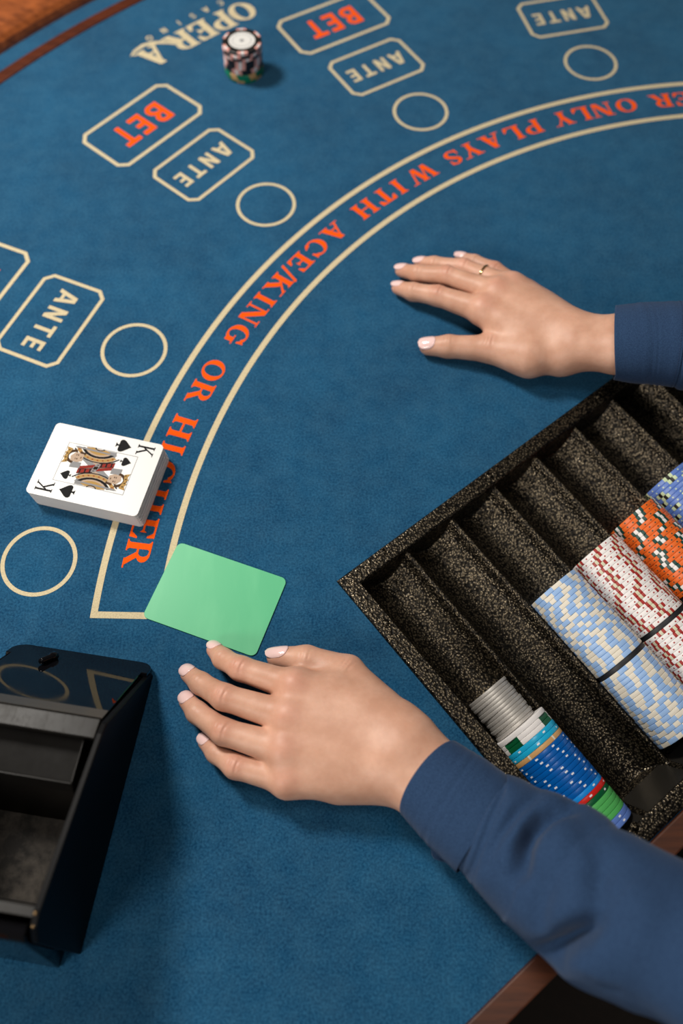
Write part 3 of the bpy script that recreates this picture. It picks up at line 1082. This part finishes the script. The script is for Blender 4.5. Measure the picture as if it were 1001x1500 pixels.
loop = [(0 + 10 * (1 - math.sin(a)), 1 + 10 * (1 - math.cos(a))) for a in np.linspace(0, PI / 2, 7)]
t_lo, t_hi = 0.8, SW - .8
pts = [(Lp, 4.7), (16, 4.7), (14, t_lo), (10, t_lo)]
pts = [(Lp, 4.7), (17, 4.7), (17, t_lo)] + [(10 - 10 * math.sin(a), t_lo + 10 - 10 * math.cos(a)) for a in np.linspace(0, PI / 2, 7)]
pts += [(10 - 10 * math.cos(a), t_hi - 10 + 10 * math.sin(a)) for a in np.linspace(0, PI / 2, 7)] + [(17, t_hi), (17, SW - 4.7), (Lp, SW - 4.7)]
pts2 = []
for p_ in pts:
    if not pts2 or abs(p_[0] - pts2[-1][0]) + abs(p_[1] - pts2[-1][1]) > .05:
        pts2.append(p_)
mb = MB()
mb.prism([on_plate(x, t, -3.5) for x, t in pts2], on_plate(0, 0, 3.5) - on_plate(0, 0, 0))
mb.build('front_plate', M['gloss_black'], shoe, SB, bevel=.5)
# lighter strip, a painted grey reflection, and bar along the top of the plate
mb = MB()
mb.prism([on_plate(Lp - 11, t, .05) for t in (4.8, 86)] + [on_plate(Lp - 1, t, .05) for t in (86, 4.8)], on_plate(0, 0, .5) - on_plate(0, 0, 0))
mb.build('reflection_strip', M['reflection_grey'], shoe, SB)
mb = MB()
mb.prism([SP(s, 4.6, z) for s, z in ((41, 66), (41, 73), (53, 75.5), (53, 66))], ST * (SW - 9.2))
mb.build('top_bar', M['scuffed_black'], shoe, SB, bevel=.6)
# pin lying in the plate
a_, b_ = on_plate(15, 65.5, 2.0), on_plate(32, 70, 3.0)
ax = (b_ - a_) / np.linalg.norm(b_ - a_)
e1 = np.cross(ax, [0, 0, 1.0]); e1 /= np.linalg.norm(e1)
e2 = np.cross(ax, e1)
mb = MB()
ts = np.linspace(0, 2 * PI, 16, endpoint=False)
prof = [(0, .05), (0, 2.6), (.8, 3.0), (5, 3.0), (6, 2.2), (15, 2.2), (15.6, 1.8), (15.6, .05)]
mb.grid(np.array([[a_ + ax * d + r * (e1 * math.cos(t) + e2 * math.sin(t)) for d, r in prof] for t in ts]), close_u=True)
mb.build('latch_pin', M['gloss_black'], shoe, SB, smooth=True)
# weight block inside: flat top, sloping back face
mb = MB()
mb.prism([SP(s, 14, z) for s, z in ((44, 20), (44, 62), (78, 62), (82, 54), (96, 10.5), (60, 10.5))], ST * (SW - 28))
mb.build('weight_block', M['satin_black'], shoe, SB, bevel=1.2, seg=3)
mb = MB()
mb.prism([SP(s, 4.6, z) for s, z in ((0, 3), (0, 10), (146, 10), (146, 3))], ST * (SW - 9.2))
mb.build('card_ramp', M['dusty_black'], shoe, SB)
mb = MB()
mb.prism([SP(s, 4.6, z) for s, z in ((144, 3), (141.5, 86), (147, 87.5), (149, 3))], ST * (SW - 9.2))
mb.build('back_wall', M['scuffed_black'], shoe, SB, bevel=.5)
mb = MB()
mb.prism([SP(s, 10, z) for s, z in ((150.2, .4), (150.2, 80), (156.2, 80), (160, 76), (176, .4))], ST * (SW - 20))
mb.build('back_cover', M['gloss_black'], shoe, SB, bevel=1.5)
for t in (2.2,):
    for s, z in ((144, 98.2), (150, 96)):
        q = SP(s, t, z - 1.0)
        mb = MB()
        P = [[q + 1.1 * np.array([math.cos(a) * math.cos(b), math.sin(a) * math.cos(b), math.sin(b)]) for b in np.linspace(-1.5, 1.5, 9)] for a in np.linspace(0, 2 * PI, 12, endpoint=False)]
        mb.grid(np.array(P), close_u=True)
        tag(mb.build('screw_head', M['screw'], shoe, SB, smooth=True), 'small brass screw head')

#PERSON#
# ------------------------------------------------------------------ the dealer
person = thing('person', uv(285, 470, -TZ * 1000), 'person in a navy long-sleeved shirt with both hands laid on the felt', 'person')
PB = (uv(285, 470, 0)[0], uv(285, 470, 0)[1], -TZ * 1000)


def surface_nets(D, org, h):
    """polygon mesh of the zero level of the grid D"""
    nx, ny, nz = D.shape
    neg = D < 0
    cnt = np.zeros((nx - 1, ny - 1, nz - 1), np.int8)
    offs = [(a, b, c_) for a in (0, 1) for b in (0, 1) for c_ in (0, 1)]
    for a, b, c_ in offs:
        cnt += neg[a:nx - 1 + a, b:ny - 1 + b, c_:nz - 1 + c_]
    act = np.argwhere((cnt > 0) & (cnt < 8))
    idx = -np.ones(cnt.shape, np.int64)
    idx[tuple(act.T)] = np.arange(len(act))
    acc = np.zeros((len(act), 3))
    num = np.zeros(len(act))
    val = {o: D[act[:, 0] + o[0], act[:, 1] + o[1], act[:, 2] + o[2]].astype(float) for o in offs}
    for o in offs:
        for k in range(3):
            if o[k] == 0:
                o2 = list(o); o2[k] = 1; o2 = tuple(o2)
                d0, d1 = val[o], val[o2]
                cr = (d0 < 0) != (d1 < 0)
                t = np.where(cr, d0 / np.where(cr, d0 - d1, 1), 0)
                p = np.tile(np.array(o, float), (len(act), 1))
                p[:, k] += t
                acc += p * cr[:, None]
                num += cr
    verts = (act + acc / num[:, None]) * h + org
    faces = []
    for k in range(3):
        sl0 = [slice(1, -1)] * 3; sl1 = [slice(1, -1)] * 3
        sl0[k] = slice(0, -1); sl1[k] = slice(1, None)
        a = neg[tuple(sl0)]; b = neg[tuple(sl1)]
        for flip in (False, True):
            e = np.argwhere((a & ~b) if not flip else (~a & b))
            g = e + 1
            g[:, k] -= 1
            u_, w_ = (k + 1) % 3, (k + 2) % 3
            q = []
            for du, dw in ((-1, -1), (0, -1), (0, 0), (-1, 0)):
                c_ = g.copy(); c_[:, u_] += du; c_[:, w_] += dw
                q.append(idx[c_[:, 0], c_[:, 1], c_[:, 2]])
            q = np.stack(q, 1)
            faces.append(q[:, ::-1] if flip else q)
    return verts, np.concatenate(faces)


def smin(a, b, k):
    h = np.maximum(k - np.abs(a - b), 0) / k
    return np.minimum(a, b) - h * h * h * k / 6


class Field:
    def __init__(self, lo, hi, h):
        self.h = h
        self.lo = np.array(lo, float)
        n = np.ceil((np.array(hi) - self.lo) / h).astype(int) + 1
        self.ax = [(self.lo[i] + h * np.arange(n[i])).astype(np.float32) for i in range(3)]
        self.X, self.Y, self.Z = np.meshgrid(*self.ax, indexing='ij')

    def cone(self, a, b, ra, rb, flat=1.0):
        """rounded cone from a to b, radii ra, rb; flat<1 squashes it in height"""
        a = np.array(a, np.float32); b = np.array(b, np.float32)
        d = b - a
        f = 1 / flat
        dx, dy, dz = d[0], d[1], d[2] * f
        L2 = dx * dx + dy * dy + dz * dz + 1e-9
        px, py, pz = self.X - a[0], self.Y - a[1], (self.Z - a[2]) * f
        t = np.clip((px * dx + py * dy + pz * dz) / L2, 0, 1)
        q = np.sqrt((px - t * dx) ** 2 + (py - t * dy) ** 2 + (pz - t * dz) ** 2)
        return (q - (ra + (rb - ra) * t)).astype(np.float32)

    def chain(self, pts, rad, k=3.0, flat=1.0):
        D = None
        for i in range(len(pts) - 1):
            d = self.cone(pts[i], pts[i + 1], rad[i], rad[i + 1], flat)
            D = d if D is None else smin(D, d, k)
        return D


def unit(v):
    return v / np.linalg.norm(v)


def make_hand(name, J, h=0.8):
    """J: joints in scene millimetres. fingers: list of (MCP, PIP, DIP, TIP) with radii; thumb; wrist and forearm"""
    allp = np.array([p for f in J['fingers'] for p in f[0]] + list(J['thumb'][0]) + list(J['arm'][0]))
    F = Field(allp.min(0) - 30, allp.max(0) + 30, h)
    palm = None
    for pts, rad, flat in J['palm']:
        d = F.chain(pts, rad, 8, flat)
        palm = d if palm is None else smin(palm, d, 16)
    arm = None
    side = J['arm_side']
    for s in (-1, 0, 1):
        d = F.chain([p + side * s * w for p, w in zip(J['arm'][0], J['arm'][2])], [r * (1 if s else 1.04) for r in J['arm'][1]], 6)
        arm = d if arm is None else smin(arm, d, 7)
    palm = smin(palm, arm, 17)
    D = palm
    fl = []
    for pts, rad in J['fingers'] + [J['thumb']]:
        d = F.chain(pts, rad, 5)
        # soft wrinkles over the middle joint, knuckle pad
        for ji, amp in ((1, .75), (2, .45)):
            c_ = pts[ji]
            t = unit(pts[ji + 1] - pts[ji - 1])
            n = unit(np.array([0, 0, 1.0]) - t * t[2])
            l_ = np.cross(t, n)
            rx, ry, rz = F.X - c_[0], F.Y - c_[1], F.Z - c_[2]
            a = rx * t[0] + ry * t[1] + rz * t[2]
            b = rx * l_[0] + ry * l_[1] + rz * l_[2]
            c2 = rx * n[0] + ry * n[1] + rz * n[2]
            g = np.exp(-(b / 4.6) ** 2) * (c2 > 1.5) * (np.abs(a) < 7)
            wr = sum(np.exp(-((a - o - .05 * b * b * np.sign(o) * .6) / .75) ** 2) for o in (-2.6, 0.2, 2.8))
            d = d + (amp * g * wr).astype(np.float32) - (.55 * np.exp(-(a / 4.5) ** 2) * np.exp(-(b / 5) ** 2) * (c2 > 0)).astype(np.float32)
        fl.append(smin(palm, d, 7 if len(fl) < 4 else 15))
    D = fl[0]
    for d in fl[1:]:
        D = smin(D, d, 1.6)
    for c_, r in J.get('bumps', []):
        D = smin(D, F.cone(c_, c_ + np.array([.01, 0, 0]), r, r), 11)
    for pts, r, amp in J.get('tendons', []):
        for i in range(len(pts) - 1):
            q = F.cone(pts[i], pts[i + 1], 0, 0)
            D = D - (amp * np.exp(-(q / r) ** 2)).astype(np.float32)
    D = np.maximum(D, (J.get('floor', 1.0) - F.Z))               # the felt flattens the underside
    V_, Q = surface_nets(D, F.lo, h)
    # relax the mesh a little
    nb = np.zeros_like(V_); cn = np.zeros(len(V_))
    for _ in range(1):
        nb[:] = 0; cn[:] = 0
        for i in range(4):
            j = (i + 1) % 4
            np.add.at(nb, Q[:, i], V_[Q[:, j]]); np.add.at(cn, Q[:, i], 1)
            np.add.at(nb, Q[:, j], V_[Q[:, i]]); np.add.at(cn, Q[:, j], 1)
        V_ = V_ * .55 + (nb / cn[:, None]) * .45
    me = bpy.data.meshes.new(name)
    W = (V_ - np.array(PB)) / 1000
    me.vertices.add(len(W)); me.vertices.foreach_set('co', W.ravel())
    me.loops.add(len(Q) * 4); me.loops.foreach_set('vertex_index', Q.ravel())
    me.polygons.add(len(Q)); me.polygons.foreach_set('loop_start', np.arange(0, len(Q) * 4, 4)); me.polygons.foreach_set('loop_total', np.full(len(Q), 4))
    me.update(calc_edges=True)
    me.polygons.foreach_set('use_smooth', np.ones(len(Q), bool))
    # redder skin over knuckles, finger joints and finger ends
    bl = np.zeros(len(V_))
    spots = [(f[0][0] + np.array([0, 0, 10]), 9, .3) for f in J['fingers']]
    for f in J['fingers'] + [J['thumb']]:
        spots += [(f[0][1] + np.array([0, 0, 5]), 6, .45), (f[0][2], 5, .2), (f[0][3], 6.5, .5)]
    for c_, r, a in spots:
        bl = np.maximum(bl, a * np.exp(-np.sum((V_ - c_) ** 2, 1) / r ** 2))
    at_ = me.attributes.new('blush', 'FLOAT', 'POINT')
    at_.data.foreach_set('value', bl.astype(np.float32))
    o = link(name, me, M['skin'], person)
    return o


def nail(parent, tip, dip, r, rd, wid, leng, tilt=0.0, over=1.2, lift=.35, curl=.12):
    """varnished nail lying on the back of a finger end; tilt turns it round the finger"""
    t = unit(tip - dip)
    n = unit(np.array([0, 0, 1.0]) - t * t[2])
    l_ = np.cross(t, n)
    n, l_ = n * math.cos(tilt) + l_ * math.sin(tilt), l_ * math.cos(tilt) - n * math.sin(tilt)
    P, P2 = [], []
    ns, na = 15, 13
    for i in range(ns):
        s = i / (ns - 1)
        y = -1 + 2 * s
        hw = (1 - abs(y) ** (2.6 if y > 0 else 3.4)) ** .5 * wid / 2 + .02
        row, row2 = [], []
        x = r + over - leng * (1 - s)
        for j in range(na):
            w = (-1 + 2 * j / (na - 1)) * hw
            R_ = max(wid * .62, 3.4)
            drop = R_ - math.sqrt(max(R_ * R_ - w * w, 0))
            bend = curl * leng * s ** 2.2 * 1.6
            z = r - (rd - r) * min(x, 0) / np.linalg.norm(tip - dip) + lift + .35 * math.sin(s * PI) - drop - bend
            q = tip + t * x + l_ * w + n * z
            row.append(q)
            row2.append(q - n * .7)
        P.append(row); P2.append(row2)
    mb = MB()
    mb.grid(np.array(P))
    n0 = len(mb.v)
    mb.grid(np.array(P2))
    b = [(0, j) for j in range(na)] + [(i, na - 1) for i in range(1, ns)] + [(ns - 1, j) for j in range(na - 2, -1, -1)] + [(i, 0) for i in range(ns - 2, 0, -1)]
    for a_, c_ in zip(b, b[1:] + b[:1]):
        mb.f.append((a_[0] * na + a_[1], c_[0] * na + c_[1], n0 + c_[0] * na + c_[1], n0 + a_[0] * na + a_[1])); mb.m.append(0)
    return mb.build('fingernail', M['nail'], parent, PB, smooth=True)


# ---- left hand (fingers beside the green card)
LF = [  # index, middle, ring, little: MCP, PIP, DIP, TIP
    ([at(433, 1006, 26), at(353, 979.5, 23), at(327, 965, 14.5), at(315, 952, 8.2)], [10.2, 8.0, 6.9, 5.9]),
    ([at(424, 1051, 28), at(328, 1021, 26), at(294, 1001, 15), at(277, 987, 8.2)], [10.6, 8.4, 7.2, 6.0]),
    ([at(418, 1099, 27), at(328, 1072, 25), at(289, 1044, 14.5), at(275, 1027, 8.2)], [10.6, 8.3, 7.0, 5.9]),
    ([at(422, 1142, 21), at(345, 1123, 19), at(317, 1103, 12), at(302, 1087, 7.4)], [9.6, 7.4, 6.3, 5.4])]
LT = ([at(552, 1036, 22), at(510, 984, 17), at(449, 966, 14), at(406, 962.5, 11)], [14, 11, 9.4, 7.2])
LW = at(627, 1124, 33)
LARM = [at(592, 1104, 32), at(633, 1144, 34), at(672, 1178, 37), at(684, 1188, 38)]
lside = unit(np.cross(LARM[2] - LARM[0], [0, 0, 1.0]))
b0 = at(578, 1080, 30)
LPALM = [([at(578, 1062, 28), LF[0][0][0]], [14.5, 12.6], .92), ([at(584, 1082, 31), LF[1][0][0]], [15.5, 13], .92),
         ([at(582, 1106, 31), LF[2][0][0]], [16, 12.6], .92), ([at(576, 1128, 27), LF[3][0][0]], [15.5, 11.6], .95),
         ([at(572, 1062, 26), at(530, 1034, 22), at(495, 1008, 22)], [14, 13.5, 11], 1.0),
         ([at(570, 1140, 22), at(500, 1146, 17)], [14, 12], 1.0)]
lh = make_hand('hand', {'fingers': LF, 'thumb': LT, 'palm': LPALM, 'arm': (LARM, [17, 16.2, 13, 11], [8.5, 8.5, 6, 5]), 'arm_side': lside,
                             'bumps': [(f[0][0] + np.array([0, 0, 4.5]), 7.5) for f in LF], 'floor': 1.1,
                             'tendons': [([f[0][0] + np.array([0, 0, 10.5]), f[0][0] * .45 + at(585, 1085, 42) * .55], 2.6, .5) for f in LF[:3]]})
for f, w_, l_, tl in zip(LF, (9.8, 10.8, 10.6, 9.2), (12, 12.5, 12.5, 11), (.4, .2, .15, .1)):
    nail(lh, f[0][3], f[0][2], f[1][3], f[1][2], w_, l_, tl)
nail(lh, LT[0][3], LT[0][2], LT[1][3], LT[1][2], 12, 17, .6, lift=.6)

# ---- right hand (by the tray)
RF = [
    ([at(708, 455, 24), at(641, 433, 18), at(605, 427.5, 12.5), at(584, 421.5, 8.4)], [10.8, 8.4, 7.4, 6.0]),
    ([at(728, 430, 27), at(655, 404, 21), at(612, 401.5, 14), at(589, 396, 8.6)], [11, 8.4, 7.3, 6.0]),
    ([at(749, 421, 25), at(679, 393, 19), at(636, 388, 13), at(616, 385.5, 8.4)], [10.4, 8.0, 6.9, 5.8]),
    ([at(772, 429, 18), at(724, 396, 15), at(695, 384.5, 10), at(675, 377.5, 7.4)], [8.8, 7.2, 6.3, 5.3])]
RT = ([at(775, 526, 22), at(716, 511, 16), at(657, 507.5, 11.5), at(628, 507, 9.2)], [15, 11, 9.2, 7.6])
RARM = [at(848, 501, 34), at(905, 504, 42), at(960, 505, 48), at(1010, 506, 53)]
rside = unit(np.cross(RARM[2] - RARM[0], [0, 0, 1.0]))
RPALM = [([at(838, 505, 28), RF[0][0][0]], [16, 12.8], .92), ([at(838, 496, 31), RF[1][0][0]], [16, 13], .92),
         ([at(836, 488, 31), RF[2][0][0]], [15, 12.4], .92), ([at(832, 480, 26), RF[3][0][0]], [13.5, 10], .95),
         ([at(820, 523, 24), at(775, 515, 22), at(735, 480, 22)], [15, 14.5, 11], 1.0),
         ([at(826, 484, 20), at(800, 456, 16)], [12, 10], 1.0)]
rh = make_hand('hand', {'fingers': RF, 'thumb': RT, 'palm': RPALM, 'arm': (RARM, [15, 16.2, 17.5, 19], [7.5, 8, 8.5, 9]), 'arm_side': rside,
                              'bumps': [(f[0][0] + np.array([0, 0, 4]), 7.5) for f in RF[:3]], 'floor': 1.1,
                              'tendons': [([f[0][0] + np.array([0, 0, 10]), f[0][0] * .45 + at(832, 486, 42) * .55], 2.6, .55) for f in RF[:4]]})
for f, w_, l_, tl in zip(RF, (9.8, 10.6, 10.2, 9.0), (12, 12.5, 12, 11.5), (.3, .25, .2, .15)):
    nail(rh, f[0][3], f[0][2], f[1][3], f[1][2], w_, l_, tl)
nail(rh, RT[0][3], RT[0][2], RT[1][3], RT[1][2], 13, 15, .0)
tag(lh, 'left hand with bent fingers beside the green card')
tag(rh, 'right hand lying flat with spread thumb and a ring')
# ring on the right ring finger
p0, p1 = RF[2][0][0], RF[2][0][1]
rc = p0 * .42 + p1 * .58
t = unit(p1 - p0)
n = unit(np.array([0, 0, 1.0]) - t * t[2]); l_ = np.cross(t, n)
mb = MB()
P = []
for a in np.linspace(0, 2 * PI, 48, endpoint=False):
    row = []
    for b in np.linspace(0, 2 * PI, 10, endpoint=False):
        rr = 9.55 + .55 * math.cos(b)
        row.append(rc + l_ * rr * math.cos(a) + n * rr * math.sin(a) + t * 1.0 * math.sin(b))
    P.append(row)
mb.grid(np.array(P), close_u=True, close_v=True)
tag(mb.build('finger_ring', M['gold_metal'], rh, PB, smooth=True), 'thin gold ring on the ring finger')


# ---- sleeves
def crom(P, n):
    P = np.array(P, float)
    P = np.vstack([2 * P[0] - P[1], P, 2 * P[-1] - P[-2]])
    out = []
    m = len(P) - 3
    for i in range(n + 1):
        x = min(i / n * m, m - 1e-6)
        k = int(x); t = x - k
        a, b, c_, d = P[k], P[k + 1], P[k + 2], P[k + 3]
        out.append(.5 * (2 * b + (c_ - a) * t + (2 * a - 5 * b + 4 * c_ - d) * t * t + (3 * b - a - 3 * c_ + d) * t ** 3))
    return np.array(out)


def loft(name, secs, n, na, m, folds=(), vfac=.84, thick=1.0, cuff_tilt=None, noise=.5, seed=0, extra=None, zmin=None):
    """tube through sections (centre, half width, lateral unit vector or None); open at the start"""
    C_ = crom([s[0] for s in secs], n)
    Wd = crom([[s[1], s[1] * (s[2] if len(s) > 2 else vfac), 0] for s in secs], n)
    T_ = np.gradient(C_, axis=0)
    T_ /= np.linalg.norm(T_, axis=1)[:, None]
    r = np.random.default_rng(seed)
    ph = r.uniform(0, 6.28, (6, 3))
    G = np.zeros((n + 1, na, 3))
    N_ = np.zeros_like(G)
    lat = None
    for i in range(n + 1):
        t = T_[i]
        if lat is None:
            lat = unit(np.cross(t, [0, 0, 1.0]))
        lat = unit(lat - t * (lat @ t))
        up = np.cross(lat, t)
        for j in range(na):
            a = 2 * PI * j / na
            d = lat * math.cos(a) + up * math.sin(a)
            e = lat * math.cos(a) * Wd[i, 0] + up * math.sin(a) * Wd[i, 1]
            s = i / n
            w = noise * sum(math.sin(k * a + (5 + 7 * k) * s + ph[k, 0]) * math.sin((9 + 5 * k) * s + ph[k, 1]) / (1 + .3 * k) for k in range(1, 5)) * min(1, max(0, (s - .02) * 8))
            if extra: w += extra(s, a)
            G[i, j] = C_[i] + e + d * w
            N_[i, j] = d
            if cuff_tilt is not None and s < .25:
                G[i, j] += t * cuff_tilt(a) * (1 - s / .25)
    for pts, width, depth, side, sw, sd in folds:
        pl = np.array(pts)
        q = G.reshape(-1, 3)
        best = np.full(len(q), 1e9); sg = np.zeros(len(q)); fade = np.ones(len(q))
        L = np.concatenate([[0], np.cumsum(np.linalg.norm(np.diff(pl[:, :2], axis=0), axis=1))])
        for k in range(len(pl) - 1):
            a_, b_ = pl[k, :2], pl[k + 1, :2]
            d = b_ - a_
            tt = np.clip(((q[:, :2] - a_) @ d) / (d @ d), 0, 1)
            off = q[:, :2] - a_ - tt[:, None] * d
            dist = np.linalg.norm(off, axis=1)
            cr = d[0] * off[:, 1] - d[1] * off[:, 0]
            u_ = (L[k] + tt * (L[k + 1] - L[k])) / L[-1]
            sel = dist < best
            best = np.where(sel, dist, best); sg = np.where(sel, np.sign(cr), sg)
            fade = np.where(sel, np.sin(PI * np.clip(u_ * .86 + .07, 0, 1)) ** .6, fade)
        top = np.clip((N_.reshape(-1, 3)[:, 2] + .15) * 2.2, 0, 1)
        sd_ = best * sg * side
        disp = (-depth * np.exp(-(best / width) ** 2) + sd * np.exp(-((sd_ - sw) / (sw * .75)) ** 2)) * fade * top
        disp = disp * np.clip((np.repeat(np.arange(n + 1) / n, na) - .045) * 22, 0, 1)
        G = (q + N_.reshape(-1, 3) * disp[:, None]).reshape(G.shape)
    if zmin is not None:
        G[..., 2] = np.maximum(G[..., 2], zmin)
    mb = MB()
    mb.grid(G, close_v=True)
    inner = G - N_ * thick
    k = 10
    n0 = len(mb.v)
    mb.grid(inner[:k], close_v=True)
    for j in range(na):
        j2 = (j + 1) % na
        mb.f.append((j, j2, n0 + j2, n0 + j)); mb.m.append(0)
    if name.endswith('sleeve') or name in ('shirt_body', 'trousers'):
        mb.poly(G[-1])
        if name == 'shirt_body' or name == 'trousers': mb.poly(G[0])
    return mb.build(name, m, person, PB, smooth=True), G


def sec_px(up, lo, z, vf=.84):
    a, b = at(*up, z), at(*lo, z)
    return ((a + b) / 2, float(np.linalg.norm(a - b)) / 2, vf)


# left cuff and sleeve
LS = [sec_px((655, 1079), (604, 1204), 34, .8), sec_px((676, 1092), (626, 1228), 36, .8), sec_px((702, 1108), (650, 1254), 38, .8), sec_px((744, 1141), (690, 1292), 42, .82)]
tlt = lambda a: 4.5 * (max(0, math.sin(a)) - .3) * 1.6
lc, _ = loft('cuff', LS, 40, 72, M['navy'], cuff_tilt=lambda a: -5.0 * max(0, math.sin(a)), noise=.25, seed=3, zmin=1.5)
LZ = [((724, 1133), (673, 1268), 40, .74), ((742, 1144), (690, 1286), 41.5, .79), ((754, 1141), (697, 1301), 43, .86), ((768, 1143), (706, 1308), 44, .86), ((800, 1156), (728, 1332), 49, .88), ((850, 1178), (757, 1366), 57, .86), ((900, 1214), (800, 1408), 68, .84), ((950, 1236), (838, 1438), 80, .84), ((1012, 1266), (908, 1472), 93, .84), ((1088, 1310), (990, 1512), 108, .84)]
LSS = [sec_px(a, b, z, vf) for a, b, z, vf in LZ]
elb = LSS[-1][0] + unit(LSS[-1][0] - LSS[-3][0]) * 60
LSS += [(elb, 49, .95), (uv(35, 415, 230), 52, .95), (uv(90, 450, 330), 58, 1), (uv(160, 462, 400), 66, 1.0)]
fz = lambda L, z: [at(x, y, z) for x, y in L]
LFOLD = [(fz([(848, 1177), (826, 1181), (806, 1191), (786, 1211), (773, 1238), (767, 1278)], 92), 4.2, 15, 1, 17, 5.5),
         (fz([(862, 1350), (846, 1366), (828, 1381), (816, 1402), (818, 1440)], 100), 5.5, 17, 1, 17, 4.0),
         (fz([(745, 1150), (722, 1196), (706, 1240), (696, 1280)], 75), 1.4, 2.2, 1, 5, 1.2),
         (fz([(790, 1165), (762, 1185), (732, 1222), (714, 1262)], 80), 3.5, 4.0, 1, 10, 2.0),
         (fz([(880, 1258), (868, 1290), (866, 1330)], 100), 6, 5, 1, 14, 2.0),
         (fz([(800, 1290), (790, 1330), (792, 1370)], 95), 5, 4, 1, 13, 1.6)]
ls, _ = loft('sleeve', LSS, 190, 96, M['navy'], folds=LFOLD, noise=.8, seed=5, zmin=2.0)
# small open end of the cuff below the wrist
mb = MB()
pq = [at(630, 1226, 16), at(632, 1251, 13), at(636, 1258, 13), at(671, 1270, 14), at(690, 1276, 20), at(672, 1240, 24), at(640, 1216, 20)]
mb.prism(pq, (0, 0, 2.0))
mb.build('cuff_tab', M['navy'], person, PB)
# right cuff and sleeve
RS = [sec_px((909, 459), (897, 547), 43, .86), sec_px((940, 456), (926, 551), 46, .86), sec_px((965, 455), (955, 553), 48, .86), sec_px((996, 454), (990, 557), 51, .86)]
loft('cuff', RS, 40, 72, M['navy'], cuff_tilt=lambda a: -4.0 * max(0, math.sin(a)), noise=.2, seed=8)
r0 = sec_px((993, 455), (987, 556), 50.5, .86)
dirr = unit(RS[3][0] - RS[0][0])
RSS = [(r0[0], r0[1] - .6, .86), (r0[0] + dirr * 9, r0[1] + 2.5, .88), (r0[0] + dirr * 40, r0[1] + 6, .9), (r0[0] + dirr * 100 + np.array([0, 0, 14]), 40, .92), (r0[0] + dirr * 165 + np.array([0, 0, 50]), 45, .95),
       (uv(452, 250, 210), 48, .95), (uv(448, 350, 310), 54, 1), (uv(410, 440, 400), 66, 1)]
loft('sleeve', RSS, 130, 80, M['navy'], noise=.6, seed=11)
# stitching along the right cuff seam and the left cuff seam
def stitch(sec, off, n=60):
    mb = MB()
    c_, w_, vf = sec
    lat_ = off[1]
    t_ = off[0]
    up_ = np.cross(lat_, t_)
    for i in range(n):
        a = 2 * PI * i / n
        a2 = a + 2 * PI / n * .62
        P = [c_ + lat_ * (w_ + .25) * math.cos(x) + up_ * (w_ * vf + .25) * math.sin(x) + t_ * y for x, y in ((a, -.22), (a2, -.22), (a2, .22), (a, .22))]
        mb.poly(P)
    return tag(mb.build('cuff_stitching', M['thread'], person, PB, fix=False), kind='stuff')


for secs in (RS,):
    t_ = unit(secs[3][0] - secs[2][0])
    stitch((secs[3][0] - t_ * 2.2, secs[3][1] - .15, .86), (t_, unit(np.cross(t_, [0, 0, 1.0]))), 110)
# the rest of the shirt and the trousers, outside the picture to the right
loft('shirt_body', [(uv(285, 520, -130), 150, .62), (uv(285, 505, 60), 142, .62), (uv(285, 480, 230), 158, .60), (uv(285, 458, 360), 168, .50), (uv(285, 450, 425), 120, .5), (uv(285, 448, 455), 62, .9)], 60, 64, M['navy'], noise=1.5, seed=2)
loft('trousers', [(uv(285, 520, -795), 120, .7), (uv(285, 522, -450), 145, .7), (uv(285, 522, -200), 165, .68), (uv(285, 518, -90), 148, .63)], 40, 56, M['trousers'], noise=1.0, seed=4)
